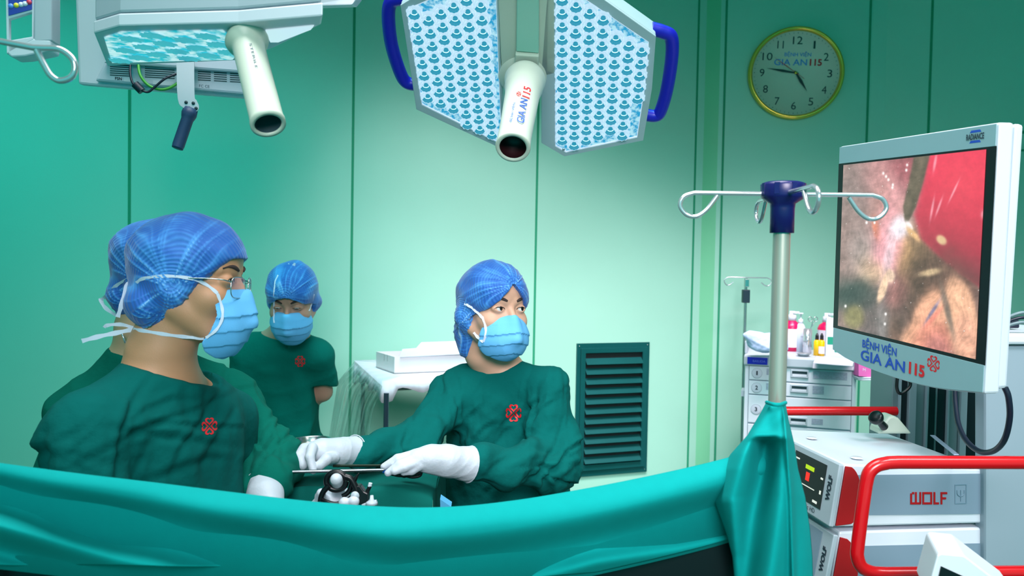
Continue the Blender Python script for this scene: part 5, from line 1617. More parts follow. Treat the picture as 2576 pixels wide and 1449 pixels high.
cbox(ur - .014, ur, .12, ztop, -.004, .004, 'side_post', m_white, cart, .001)
zt1 = zc_(1880, 893)
cbox(ul - .006, ur + .008, ztop + .001, zt1, -.36, .014, 'worktop', m_lgrey, cart, .006)
cbox(ul - .006, ul + .004, zt1, zt1 + .05, -.36, -.05, 'top_guard', m_lgrey, cart, .003)
cbox(ul + .008, ul + .085, ztop + .008, zt1 - .006, .0145, .016, 'badge', mat('badge_blue', (20, 40, 190), .3), cart)
text_on('lettering', 'BAILIDA', cq(ul + .053, (ztop + zt1) / 2, .0164), ce, V(0, 0, 1), cn_, .048, mat('badge_text', (110, 130, 235), .4), cart)
ys = [(919, 954), (956, 990), (992, 1062), (1065, 1140)]
dl = ul + .016; drr = ur - .016
m_num = mat('number_plate', (205, 208, 222), .3); m_lab = mat('drawer_label', (170, 176, 196), .4, noise=.35, nscale=160)
for k, (ya, yb) in enumerate(ys):
    za, zb2 = zc_(1890, ya + 1), zc_(1890, yb)
    d_ = cbox(dl, drr, zb2, za, -.003, .006, 'drawer', m_white, cart, .0015)
    zm = (za + zb2) / 2
    c = cq(ul + .046, zm if k < 2 else zm, .0062)
    MB().lathe(c, cn_, [(.0195, 0), (.0195, .001), (.018, .0014), (0, .0014)], 28).build('number_plate', m_num, d_)
    MB().lathe(c, cn_, [(.0200, 0), (.0205, .0018), (.0190, .0018), (.0190, 0)], 28).build('number_ring', m_lgrey, d_)
    text_on('numeral', str(k + 1), c + cn_ * .0016, ce, V(0, 0, 1), cn_, .006 if k == 0 else .010, m_txtdark, d_, height=.017, bold=.03)
    hz = za - .020 if k < 2 else za - .085
    u0_ = ul + (ur - ul) * .42; u1_ = ul + (ur - ul) * .58
    if k == 2: hz = zb2 + .02
    MB().ring([cq(u0_, hz - .015, .0062), cq(u1_, hz - .015, .0062), cq(u1_, hz + .015, .0062), cq(u0_, hz + .015, .0062)],
              [cq(u0_ + .005, hz - .011, .0062), cq(u1_ - .005, hz - .011, .0062), cq(u1_ - .005, hz + .009, .0062), cq(u0_ + .005, hz + .009, .0062)], cn_ * .005).build('handle_frame', m_lgrey, d_, .001)
    cbox(u0_ + .005, u1_ - .005, hz - .011, hz + .009, .0063, .0075, 'handle_recess', m_slot, d_)
    cbox(u0_ + .006, u1_ - .006, hz - .010, hz - .002, .0076, .010, 'pull_lip', m_white, d_)
    w_ = .62, (.92 if k == 0 else .72)
    if k < 3: cbox(ul + (ur - ul) * w_[0], ul + (ur - ul) * w_[1], hz - (.016 if k < 2 else .008), hz + .014, .0063, .0072, 'drawer_label', m_lab, d_)
    cbox(ul + (ur - ul) * .20, ul + (ur - ul) * .26, hz - .012, hz + .014, .0063, .0072, 'drawer_label', m_lab, d_) if k < 2 else None
for u_ in (ul + .03, ur - .03):
    for o_ in (-.03, -.31): MB().tube([cq(u_, .12, o_), cq(u_, .0, o_)], .025, 12).build('castor', m_dark, cart)
cbox(ul - .014, ul - .001, zc_(1880, 1000), zc_(1880, 985), -.10, -.02, 'side_bracket', m_lgrey, cart)
# bottles etc on the cart top
zt2 = zt1 + .0005
def bottle(name, label, px, pyb, w_px, ytop, prof, m, capm=None, grp=None, cat='bottle', off=-.08):
    p = hit(px, pyb, V(0, 0, zt2), V(0, 0, 1)); d = (p - CAM) @ FW
    h = at(px, ytop, d)[2] - zt2; r = w_px / 2 / FPX * d
    t = thing(name, label, cat, p, grp)
    MB().lathe(p, V(0, 0, 1), [(a * r, b * h) for a, b in prof], 24).build('bottle_body', m, t)
    return t, p, h, r, d
m_pink = mat('bottle_pink', (226, 10, 90), .3); m_yel = mat('bottle_yellow', (250, 190, 0), .3); m_lwht = mat('label_white', (232, 226, 240), .5)
m_green = mat('box_green', (10, 150, 120), .5)
prof_p = [(0, 0), (1, 0), (1, .60), (.85, .68), (.5, .74), (.45, .76), (0, .76)]
for (x, yb, yt, w_, lab) in ((1990, 882, 782, 44, 'magenta-bodied bottle with white pump partly behind the drip pole'), (2078, 884, 787, 44, 'magenta-bodied bottle with white pump at the monitor\'s lower left edge')):
    t, p, h, r, d = bottle('antiseptic_bottle', lab, x, yb, w_, yt, prof_p, m_pink, grp=None)
    MB().lathe(p, V(0, 0, 1), [(r * 1.02, h * .10), (r * 1.02, h * .56)], 24).build('bottle_label', m_lwht, t)
    MB().lathe(p, V(0, 0, 1), [(0, h * .76), (r * .48, h * .76), (r * .48, h * .90), (r * .3, h * .92), (r * .3, h), (0, h)], 16).build('pump', m_white, t)
    MB().box(p + V(.012, -.01, h * .965), V(1, 0, 0), V(0, 1, 0), V(0, 0, 1), .014, .006, .005).build('nozzle', m_white, t, .001)
t, p, h, r, d = bottle('pump_bottle', 'slim clear-white pump bottle between the magenta bottle and the steel jar', 2012, 884, 25, 788, [(0, 0), (1, 0), (1, .60), (.7, .70), (.4, .74), (0, .74)], mat('bottle_frost', (214, 226, 240), .25))
MB().lathe(p, V(0, 0, 1), [(0, h * .72), (r * .45, h * .72), (r * .45, h * .84), (r * .15, h * .86), (r * .15, h), (0, h)], 14).build('pump', m_white, t)
MB().box(p + V(-.004, -.008, h), V(1, 0, 0), V(0, 1, 0), V(0, 0, 1), .010, .004, .003).build('nozzle', m_white, t, .0008)
text_on('lettering', 'GEL', p + V(0, -r - .0003, h * .4), V(1, 0, 0), V(0, 0, 1), V(0, -1, 0), .012, m_txtgrey, t)
t, p, h, r, d = bottle('steel_jar', 'tall polished steel jar holding forceps', 2030, 889, 21, 827, [(0, 0), (1, 0), (1, 1), (.93, 1), (.93, .05), (0, .05)], m_chrome, cat='jar')
fcp = thing('forceps', 'ring-handled forceps standing in the steel jar', 'forceps', p + V(0, 0, .01))
dj = d
for s in (-1, 1):
    MB().tube([at(2030, 880, dj), at(2040, 826, dj), at(2047 + s * 3, 808, dj)], .0018, 8).build('blade', m_steel, fcp)
    c = at(2045 + s * 7, 803, dj); MB().tube([c + V(.0085 * cos(a), 0, .0095 * sin(a)) for a in np.linspace(0, 2 * pi, 15)], .0016, 7, cap=False).build('finger_ring', m_steel, fcp)
for (x, lab) in ((2054, 'yellow bottle with black cap, left of its twin beside the steel jar'), (2066, 'yellow bottle with black cap, right of its twin beside the steel jar')):
    t, p, h, r, d = bottle('yellow_bottle', lab, x, 894 if x < 2060 else 895, 15, 838, [(0, 0), (1, 0), (1, .62), (.5, .72), (0, .72)], m_yel)
    MB().lathe(p, V(0, 0, 1), [(0, h * .70), (r * .6, h * .70), (r * .55, h * .88), (r * .2, h * 1.0), (0, h)], 14).build('bottle_cap', m_black, t)
    if x > 2060: MB().lathe(p, V(0, 0, 1), [(r * 1.03, h * .10), (r * 1.03, h * .42)], 20).build('bottle_label', m_lwht, t)
pb = hit(2100, 894, V(0, 0, zt2), V(0, 0, 1)); db = (pb - CAM) @ FW
gb = thing('carton', 'white and green carton standing at the right end of the cart top', 'box', pb)
wq = 45 / FPX * db; hq = at(2100, 800, db)[2] - zt2
MB().prism([pb - ce * wq / 2 + cn_ * .02, pb + ce * wq / 2 + cn_ * .02, pb + ce * wq / 2 - cn_ * .03, pb - ce * wq / 2 - cn_ * .03], V(0, 0, hq)).build('carton_body', m_white, gb)
for a, b in ((.0, .22), (.22, .44), (.44, .66)):
    cbox(0, 0.001, 0, .001, 0, .001, 'tmp', m_green, gb) if False else None
for i, (u_, z_) in enumerate(((-.5, .30), (-.12, .52), (-.12, .10))):
    q = pb + ce * (u_ * wq + .006) + cn_ * .0205 + V(0, 0, z_ * hq)
    MB().prism([q, q + ce * wq * .3, q + ce * wq * .3 + V(0, 0, hq * .2), q + V(0, 0, hq * .2)], cn_ * .0005).build('printed_square', m_green, gb)
pd_ = hit(2021, 896, V(0, 0, zt2), V(0, 0, 1))
o = MB().lathe(pd_, V(0, 0, 1), [(0, 0), (.018, 0), (.026, .010), (.028, .011), (.025, .012), (.016, .004), (0, .004)], 28).build('steel_dish', m_chrome); tag(o, 'small shallow steel dish on the cart in front of the steel jar', 'dish')
P4 = [hit(x, y, V(0, 0, zt2 + .001), V(0, 0, 1)) for x, y in ((2046, 918), (2052, 898), (2112, 902), (2148, 908), (2146, 926))]
o = MB().prism([hit(x, y, V(0, 0, zt2 + .001), V(0, 0, 1)) for x, y in ((2054, 899), (2046, 914), (2145, 922), (2148, 906))], V(0, 0, .003)).build('paper_sheets', m_lwht); tag(o, 'white sheets of paper lying on the right of the cart top', 'paper')
o = MB().prism([ch(2045, 913) + cn_ * .0155, ch(2147, 922) + cn_ * .0155, ch(2145, 930) + cn_ * .018, ch(2044, 925) + cn_ * .018], cn_ * .0012)
o.build('overhanging_edge', m_lwht, bpy.data.objects['paper_sheets'])
# loose blue-white plastic bag
def bag(name, pts, m, label, seed=1):
    ctr = np.mean([p for p, r in pts], 0); v = Vol(np.min([p for p, _ in pts], 0) - .07, np.max([p for p, _ in pts], 0) + .07, .004)
    for p, r in pts: v.add(lambda P, p=p, r=r: ell(P, p, r), p - np.array(r), p + np.array(r), .03)
    vs, f = v.mesh(1); N = vnormals(vs, f); h = wrinkle(vs, seed, 40, .005, (.4, .2, 1)) + wrinkle(vs, seed + 3, 80, .0025, (.4, .2, 1))
    vs = vs + N * h[:, None]; vs[:, 2] = np.maximum(vs[:, 2], zt2)
    o = fast_mesh(name, vs, f, m, None); tag(o, label, 'bag'); return o
m_bag = mat('bag_plastic', (190, 208, 244), .35, bump=.2, bscale=60, sss=.1)
bag('plastic_bag', [(at(1925, 868, 3.12), (.060, .045, .034)), (at(1905, 850, 3.12), (.045, .035, .030)), (at(1955, 850, 3.14), (.045, .035, .036)), (at(1880, 842, 3.12), (.018, .012, .012)), (at(1965, 872, 3.12), (.03, .03, .02))], m_bag, 'crumpled pale blue plastic bag at the left end of the cart top')
# pink box in a wire shelf at the cart's right side
pk = MB().prism([at(2160, 912, 3.02), at(2211, 924, 3.0), at(2211, 950, 3.0), at(2160, 946, 3.02)], V(0, .06, 0))
pko = pk.build('tissue_box', mat('box_pink', (240, 110, 190), .5), None); tag(pko, 'small pink box on a side shelf of the drawer cart', 'box')
nb = nrm(V(.3, -1, 0)); text_on('lettering', 'M', at(2174, 930, 2.99), nrm(V(1, -.1, -.18)), V(0, 0, 1), V(0, -1, 0), .010, m_lwht, pko)
sh2 = MB().prism([at(2156, 948, 3.03), at(2212, 950, 2.98), at(2206, 958, 2.98), at(2160, 958, 3.03)], V(0, .08, 0)).build('side_shelf', m_white, cart, .003)

# ------------------------------------------------------------------ monitor
S_ = .75
_c = CAM + (V(1.01157, 2.06446, 1.54933) - CAM) * S_
def _rot(yaw, pitch, roll):
    a = np.array([[cos(yaw), -sin(yaw), 0], [sin(yaw), cos(yaw), 0], [0, 0, 1]])
    b = np.array([[1, 0, 0], [0, cos(pitch), -sin(pitch)], [0, sin(pitch), cos(pitch)]])
    c = np.array([[cos(roll), 0, sin(roll)], [0, 1, 0], [-sin(roll), 0, cos(roll)]])
    return a @ b @ c
MM = _rot(radians(-80.995), radians(1.710), radians(3.204))
mx_, mn_, mz_ = MM[:, 0], -MM[:, 1], MM[:, 2]
def mp(x, z, off=0.0): return _c + (mx_ * x + mz_ * z) * S_ + mn_ * off
mon = thing('surgical_monitor', 'large wall-side monitor showing an endoscope picture of red and tan tissue', 'monitor', mp(0, -.33, -.03))
m_bez = mat('bezel_teal_grey', (146, 184, 192), .35, noise=.04, nscale=12)
bot = smoothpath([V(-.308, -.312), V(-.20, -.330), V(-.01, -.337), V(.15, -.330), V(.308, -.308)], 6)
fr = [V(.308, .294), V(-.308, .294)] + [V(p[0], p[1]) for p in bot]
outer = [mp(p[0], p[1]) for p in fr]
MB().prism(outer, -mn_ * .028).build('housing', m_white, mon, .004)
a_, b_ = -.310, .310; top_, bo_ = .242, -.243
MB().prism([mp(-.305, .243, .0012), mp(.305, .243, .0012), mp(.305, .291, .0012), mp(-.305, .291, .0012)], mn_ * .0012).build('top_bezel', m_bez, mon, .0005)
MB().prism([mp(-.305, -.243, .0012), mp(.305, -.243, .0012)] + [mp(p[0] * .99, p[1] + .003, .0012) for p in bot[::-1]], mn_ * .0012).build('bottom_bezel', m_bez, mon, .0005)
MB().prism([mp(-.307, -.243, .001), mp(.307, -.243, .001), mp(.307, .243, .001), mp(-.307, .243, .001)], mn_ * .001).build('screen_glass', m_black, mon)
MB().prism([mp(.308, .292, -.029), mp(.302, -.30, -.029), mp(-.29, -.30, -.029), mp(-.3, .27, -.029)], -mn_ * .018).build('rear_shell', m_white, mon, .006)
MB().prism([mp(.20, .10, -.048), mp(.20, -.25, -.048), mp(-.2, -.25, -.048), mp(-.2, .10, -.048)], -mn_ * .02).build('rear_bulge', m_lgrey, mon, .006)
# picture on the screen
NXs, NZs = 330, 280
xa, xb, za_, zb_ = -.281, .279, -.234, .238
gx, gz_ = np.meshgrid(np.linspace(xa, xb, NXs), np.linspace(za_, zb_, NZs), indexing='ij')
Pw = _c + (gx[..., None] * mx_ + gz_[..., None] * mz_) * S_ + mn_ * .0026
Vv = Pw - CAM; dep = Vv @ FW; SX = CX + FPX * (Vv @ RT) / dep; SY = CY - FPX * (Vv @ UP) / dep
def paint(x, y):
    rng = np.random.RandomState(4)
    def nz(f, s=0, o=4):
        h = np.zeros_like(x); r = np.random.RandomState(s)
        for k in range(o):
            for _ in range(3):
                a = r.rand() * 6.28; fr_ = f * 1.9 ** k * (.7 + .6 * r.rand())
                h += np.sin((x * cos(a) + y * sin(a)) * fr_ + r.rand() * 6 + 1.6 * np.sin((x * cos(a + 1.3) + y * sin(a + 1.3)) * fr_ * .7 + r.rand() * 6)) * .55 ** k
        return h / 4.0
    def sg(t): return 1 / (1 + np.exp(-np.clip(t, -30, 30)))
    C = np.zeros(x.shape + (3,)); C[:] = (158, 130, 124)
    def lay(mk, col):
        nonlocal C
        mk = np.clip(mk, 0, 1)[..., None]; C = C * (1 - mk) + np.array(col, float) * mk
    def blob(cx_, cy_, rx_, ry_, ang=0, soft=.35):
        ca, sa = cos(radians(ang)), sin(radians(ang)); u = (x - cx_) * ca + (y - cy_) * sa; v_ = -(x - cx_) * sa + (y - cy_) * ca
        return sg((1 - np.sqrt((u / rx_) ** 2 + (v_ / ry_) ** 2) + .10 * nz(.05, int(cx_ + cy_) % 97, 3)) / (soft * .25))
    lay(blob(2180, 470, 80, 90, 0, 1.2), (150, 132, 128))
    lay(blob(2270, 430, 60, 60, 0, 1.5), (160, 84, 92))
    lay(blob(2235, 500, 30, 110, -20, 1.5), (214, 160, 158))
    lay(blob(2225, 620, 42, 120, 8, 1.2), (222, 158, 162))
    lay(blob(2268, 575, 30, 40, 20, 1.0), (236, 226, 238))
    lay(blob(2170, 640, 34, 60, 0, 1.2), (166, 150, 146)); lay(blob(2190, 690, 30, 40, 0, 1.2), (206, 176, 150))
    lay(blob(2206, 580, 9, 30, -12, .8), (226, 128, 96))
    lay(blob(2300, 640, 50, 120, -28, .9), (150, 122, 92)); lay(blob(2270, 640, 22, 85, -10, .9), (214, 170, 118))
    lay(blob(2345, 700, 70, 60, 20, 1.0), (104, 84, 68)); lay(blob(2400, 700, 60, 70, 30, 1.2), (122, 88, 78))
    lay(blob(2238, 600, 34, 105, 8, .8) * .9, (238, 168, 178)); lay(blob(2262, 572, 22, 30, 25, .7), (246, 238, 246)); lay(blob(2236, 640, 12, 60, 10, .9) * .8, (246, 214, 222)); lay(blob(2205, 690, 20, 26, 0, 1.0) * .7, (232, 196, 160))
    # dark lower left hollow
    lay(blob(2150, 745, 70, 42, 5, .8), (62, 74, 70)); lay(blob(2215, 830, 60, 80, 0, 1.2), (104, 94, 92)); lay(blob(2148, 800, 24, 30, 0, .6), (142, 134, 92))
    lay(blob(2225, 810, 16, 50, 0, 1.4), (150, 146, 144)); lay(blob(2258, 740, 26, 40, 20, 1), (170, 116, 112))
    lay(blob(2255, 860, 20, 60, -6, 1), (124, 96, 82))
    # liver
    liver = sg((x - np.interp(y, [370, 450, 540, 600, 640, 690, 730, 800], [2335, 2325, 2302, 2320, 2360, 2420, 2480, 2560])) / 4)
    lay(liver, (232, 62, 90)); 
    sh = liver * np.clip((y - 470 + (2480 - x) * .30) / 190, 0, 1); lay(sh * .85, (166, 60, 74))
    lay(liver * np.clip((y - 640) / 60, 0, 1) * .6, (112, 74, 72))
    lay(liver * blob(2420, 460, 50, 60, 0, 2.2) * .6, (236, 84, 98))
    for (a, b, w_, l_, an) in ((2345, 525, 1.6, 26, 100), (2362, 520, 1.6, 22, 110), (2352, 410, 2, 20, 100), (2475, 540, 4, 10, 90), (2400, 480, 1.4, 26, 115)):
        lay(liver * blob(a, b, l_, w_ * 1.6, an, 1.0) * .7, (255, 190, 200))
    lay(blob(2368, 604, 14, 10, 40, .5), (236, 200, 152))
    # bent instrument shaft
    xl = np.interp(y, [380, 460, 520, 560], [2302, 2286, 2272, 2276]); xr_ = np.interp(y, [380, 460, 520, 545, 560], [2342, 2322, 2304, 2292, 2284])
    lay(sg((x - xl) / 1.2) * sg((xr_ - x) / 1.2) * sg((558 - y) / 2), (104, 92, 78)); lay(sg((x - xl - 8) / 4) * sg((xr_ - 12 - x) / 4) * sg((540 - y) / 2) * .4, (138, 124, 104))
    lay(blob(2288, 568, 12, 5, 55, .8), (250, 240, 240)); lay(blob(2298, 590, 22, 7, 48, .8), (236, 190, 136))
    # pale fronds at lower right
    lay(blob(2325, 790, 66, 118, 8, .8) * .8, (88, 70, 62)); lay(blob(2400, 770, 62, 118, -6, .8) * .8, (104, 82, 72)); lay(blob(2335, 815, 42, 88, 14, .35), (240, 180, 146)); lay(blob(2300, 860, 34, 46, 25, .6), (228, 172, 138)); lay(blob(2350, 860, 50, 50, 30, .6), (226, 146, 124))
    lay(blob(2362, 880, 30, 40, -20, .8), (196, 128, 120)); lay(blob(2420, 795, 38, 100, -10, .35), (244, 188, 152)); lay(blob(2430, 860, 34, 70, 0, .6), (232, 174, 146))
    lay(blob(2383, 780, 7, 62, -14, 1), (132, 116, 104)); lay(blob(2345, 785, 4, 30, 32, 1), (140, 130, 160)); lay(blob(2347, 800, 30, 6, -50, 1.0), (240, 146, 128))
    lay(blob(2223, 720, 10, 42, 18, .4), (240, 204, 172)); lay(blob(2240, 695, 11, 16, 0, .5), (242, 208, 182))
    lay(blob(2340, 685, 26, 8, -12, .8), (206, 178, 140))
    # fibrous texture and wet highlights
    tex = nz(.16, 2, 4) * (1 - .75 * liver) + .35 * nz(.35, 8, 3) * (1 - .6 * liver)
    q = x * 1.0 + y * .22 + 14 * np.sin(y * .035 + 1.5 * np.sin(x * .05))
    st = (.55 * np.sin(q * .42 + 2 * np.sin(y * .06)) + .35 * np.sin(q * .93 + 1.7 * np.sin(y * .09 + 2)) + .3 * np.sin(q * 1.7)) * (1 - liver) * np.clip((y - 540) / 60, .15, 1)
    C = C * (1 + .12 * tex[..., None] + .05 * st[..., None])
    sp_ = np.clip(nz(.33, 21, 3) - .92, 0, 1) * 5 * (1 - liver) ; lay(sp_ * .8, (250, 246, 240))
    for (a, b) in ((2222, 436), (2229, 444), (2235, 452), (2246, 465), (2245, 472), (2280, 428), (2282, 415), (2200, 560), (2180, 560), (2228, 790), (2226, 815), (2127, 770)):
        lay(blob(a, b, 2.6, 3.4, 0, 1), (255, 252, 250))
    # the picture's narrow dark side bands
    return np.clip(C, 0, 255)
IMG = paint(SX, SY) / 255.0
IMG = np.where(IMG <= .04045, IMG / 12.92, ((IMG + .055) / 1.055) ** 2.4)
idx = np.arange(NXs * NZs).reshape(NXs, NZs)
Fq = np.stack([idx[:-1, :-1], idx[1:, :-1], idx[1:, 1:], idx[:-1, 1:]], -1).reshape(-1, 4)
m_scr = bpy.data.materials.new('screen_picture'); m_scr.use_nodes = True
nt = m_scr.node_tree; bs = nt.nodes['Principled BSDF']; bs.inputs['Base Color'].default_value = (.01, .01, .01, 1); bs.inputs['Roughness'].default_value = .25
va_ = nt.nodes.new('ShaderNodeVertexColor'); va_.layer_name = 'picture'; nt.links.new(va_.outputs[0], bs.inputs['Emission Color']); bs.inputs['Emission Strength'].default_value = 1.12
scr = fast_mesh('screen_picture', Pw.reshape(-1, 3), Fq, m_scr, mon)
ca_ = scr.data.color_attributes.new('picture', 'FLOAT_COLOR', 'POINT')
ca_.data.foreach_set('color', np.concatenate([IMG.reshape(-1, 3), np.ones((NXs * NZs, 1))], 1).astype(np.float32).ravel())
text_on('lettering', 'BỆNH VIỆN', mp(-.078, -.2655, .0026), mx_, mz_, mn_, .152 * S_, m_txtblue, mon, bold=.02)
text_on('lettering', 'GIA AN', mp(-.063, -.2990, .0026), mx_, mz_, mn_, .194 * S_, m_txtblue, mon, height=.030 * S_, bold=.02)
text_on('lettering', '115', mp(.080, -.2965, .0026), mx_, mz_, mn_, .060 * S_, m_txtred, mon, height=.031 * S_, bold=.04)
cv, cf = clover(1.0)
mesh_obj('emblem', [mp(.140 + v[0] * .050, -.2700 + v[1] * .044, .0027) for v in cv], cf, m_txtred, mon, False, recalc=False)
text_on('lettering', 'RADIANCE', mp(.2435, .2695, .0026), mx_, mz_, mn_, .055 * S_, m_txtdark, mon, height=.014 * S_, bold=.02)
for dz in (.0115, -.0115):
    mesh_obj('logo_bar', [mp(.2435 + a, .2695 + dz + b, .0026) for a, b in ((-.018, -.0025), (.018, -.0025), (.014, .003), (-.014, .003))], [(0, 1, 2, 3)], m_txtblue, mon, False)
# ------------------------------------------------------------------ endoscopy tower
ed_ = nrm(V(-.123, .992, 0)); ex_ = nrm(V(.992, .123, 0)); ns_ = -ed_
u0p = at(2125, 1168, 1.60)
us = lambda x, y, off=0.0: hit(x, y, u0p, ns_) + ns_ * off
m_cgrey = mat('unit_grey', (128, 150, 168), .5, noise=.05, nscale=5)
m_cwhite = mat('unit_white', (222, 228, 238), .35)
def unit(name, label, pan, side, red, band, bands_m, h):
    t = thing(name, label, 'device', us(*side[-2]))
    MB().prism([us(*p) for p in side], ed_ * h).build('housing', m_cwhite, t, .004)
    MB().prism([us(*p, .0005) for p in band], ns_ * .0012).build('side_panel', m_cgrey, t)
    MB().prism([us(*p, .0005) for p in red], ns_ * .004).build('red_side_cap', m_dred, t, .001)
    a, b = us(*pan[0]), us(*pan[1]); dn = nrm(b - a); nf = nrm(np.cross(dn, ed_)); nf = nf if nf @ V(-1, 0, 0) > 0 else -nf
    L = np.linalg.norm(b - a)
    f0 = MB().prism([a + nf * .001 + ns_ * .004, b + nf * .001 + ns_ * .004, b + nf * .001 + ed_ * h, a + nf * .001 + ed_ * h], nf * .010).build('front_panel', m_lgrey, t, .002)
    return t, a, b, dn, nf, L
pan1 = ((2122, 1169), (2096, 1325))
t1_, a, b, dn, nf, L = unit('camera_controller', 'upper white and grey endoscopy device with small touch screen and red side', pan1,
    [(2124, 1168), (2480, 1180), (2480, 1316), (2098, 1326)], [(2125, 1172)] + [(2131 + 34 * sin(q) , 1245 - 74 * cos(q)) for q in np.linspace(.3, pi - .25, 14)] + [(2100, 1322)],
    [(2130, 1195), (2478, 1191), (2474, 1292), (2125, 1296)], None, .34)
def fpn(s, w_, off=.0115): return a + dn * (s * L) + ed_ * w_ + nf * off    # s down the panel, w_ away from the viewer
m_ui = mat('ui_dark', (34, 38, 40), .2, emit=(40, 44, 44), estr=.25)
MB().prism([fpn(.10, .038), fpn(.83, .038), fpn(.83, .172), fpn(.10, .172)], nf * .0008).build('touch_screen', m_ui, t1_)
m_uiy = mat('ui_yellow', (170, 200, 20), .3, emit=(170, 200, 20), estr=.6); m_uir = mat('ui_red', (230, 40, 30), .3, emit=(230, 40, 30), estr=.8); m_uiw = mat('ui_white', (220, 220, 210), .3, emit=(210, 210, 200), estr=.6)
def ui(s0_, s1_, w0, w1, m): w0, w1 = .038 + (w0 - .075) * .6, .038 + (w1 - .075) * .6; MB().prism([fpn(s0_, w0, .0125), fpn(s1_, w0, .0125), fpn(s1_, w1, .0125), fpn(s0_, w1, .0125)], nf * .0005).build('screen_icon', m, t1_)
ui(.24, .31, .15, .21, m_uiy); ui(.36, .50, .175, .20, m_uir); ui(.20, .225, .26, .29, m_uiw); ui(.58, .595, .13, .22, m_uiw); ui(.54, .60, .085, .095, m_uiw); ui(.34, .37, .27, .30, m_uiw); ui(.70, .735, .26, .29, m_uiw); ui(.74, .78, .10, .13, m_uiw); ui(.33, .36, .085, .10, m_uiw)
text_on('lettering', 'Logic HD', fpn(.915, .085), -ed_, -dn, nf, .055, m_txtdark, t1_, height=.012)
text_on('lettering', 'WOLF', fpn(.43, .018), -dn, ed_, nf, .052, m_txtdark, t1_, height=.016, bold=.05)
MB().prism([fpn(.88, .125), fpn(.94, .125), fpn(.94, .155), fpn(.88, .155)], nf * .0006).build('red_mark', m_dred, t1_)
# WOLF lettering on the side, squared strokes
def wolf(x0_, y0_, w_, h_, par, m, off=.0022, P_=us):
    T = .2; x = x0_
    def bar(a_, b_, c_, d_): MB().prism([P_(a_, b_, off), P_(c_, b_, off), P_(c_, d_, off), P_(a_, d_, off)], ns_ * .0006).build('lettering', m, par)
    s = w_ / 4.35; t_ = s * .2; hb = h_ * .17
    # W made of a rounded U pair
    bar(x, y0_ + hb * .6, x + t_, y0_ + h_); bar(x + t_, y0_, x + t_ * 2.2, y0_ + hb); bar(x + t_, y0_ + h_ - hb, x + s * 1.15, y0_ + h_)
    bar(x + s * .52, y0_, x + s * .52 + t_, y0_ + h_ - hb); bar(x + s * 1.0, y0_, x + s * 1.0 + t_, y0_ + h_ - hb * .3)
    x += s * 1.32
    bar(x, y0_ + hb, x + t_, y0_ + h_ - hb); bar(x + s * .88, y0_ + hb, x + s * .88 + t_, y0_ + h_ - hb); bar(x, y0_, x + s * 1.08, y0_ + hb); bar(x, y0_ + h_ - hb, x + s * 1.08, y0_ + h_)
    x += s * 1.22
    bar(x, y0_, x + t_, y0_ + h_); bar(x + t_, y0_ + h_ - hb, x + s * .6, y0_ + h_)
    x += s * .72
    bar(x + s * .05, y0_, x + s * .05 + t_, y0_ + h_); bar(x + s * .05 + t_, y0_, x + s * .78, y0_ + hb); bar(x + s * .05 + t_, y0_ + h_ * .42, x + s * .66, y0_ + h_ * .42 + hb)
wolf(2288, 1237, 100, 31, t1_, m_dred)
m_emb = mat('embossed', (110, 138, 156), .4)
MB().ring([us(*p, .002) for p in ((2400, 1218), (2430, 1217), (2430, 1266), (2400, 1267))], [us(*p, .002) for p in ((2402, 1220), (2428, 1219), (2428, 1264), (2402, 1265))], ns_ * .0005).build('maker_mark', m_emb, t1_)
MB().tube([us(2415, 1232, .002), us(2415, 1260, .002)], .001, 6).build('maker_mark', m_emb, t1_)
MB().tube(smoothpath([us(2406, 1232, .002), us(2407, 1243, .002), us(2415, 1248, .002), us(2423, 1243, .002), us(2424, 1232, .002)], 4), .001, 6).build('maker_mark', m_emb, t1_)
# dimples on the top
for (x, y) in ((2042, 1103), (2155, 1153)):
    q = hit(x, y, u0p, V(0, 0, 1)); MB().lathe(q + V(0, 0, .001), V(0, 0, 1), [(.012, 0), (.011, .0015), (0, .0018)], 20).build('top_button', m_cwhite, t1_)
# lower unit
pan2 = ((2108, 1346), (2076, 1510))
t2_, a, b, dn, nf, L = unit('light_source', 'lower white and grey endoscopy device under the one with the touch screen', pan2,
    [(2112, 1338), (2480, 1328), (2480, 1500), (2085, 1510)], [(2112, 1350)] + [(2116 + 40 * sin(q), 1430 - 80 * cos(q)) for q in np.linspace(.35, pi - .25, 14)] + [(2085, 1505)],
    [(2122, 1374), (2476, 1366), (2472, 1490), (2112, 1494)], None, .34)
def fpn(s, w_, off=.0115): return a + dn * (s * L) + ed_ * w_ + nf * off
MB().prism([fpn(.06, .036), fpn(.80, .036), fpn(.80, .17), fpn(.06, .17)], nf * .0008).build('front_inset', m_cgrey, t2_)
text_on('lettering', 'WOLF', fpn(.43, .017), -dn, ed_, nf, .052, m_txtdark, t2_, height=.015, bold=.05)
MB().lathe(fpn(.62, .10), nf, [(.011, 0), (.011, .004), (.008, .006), (0, .006)], 20).build('button', mat('lit_button', (240, 244, 255), .3, emit=(240, 244, 255), estr=.8), t2_)
for (x, y) in ((2140, 1332), (2440, 1322)): MB().lathe(us(x, y) + ed_ * .04 + V(0, 0, -.008), V(0, 0, 1), [(.01, 0), (.01, .012), (0, .012)], 14).build('foot', m_black, t1_)

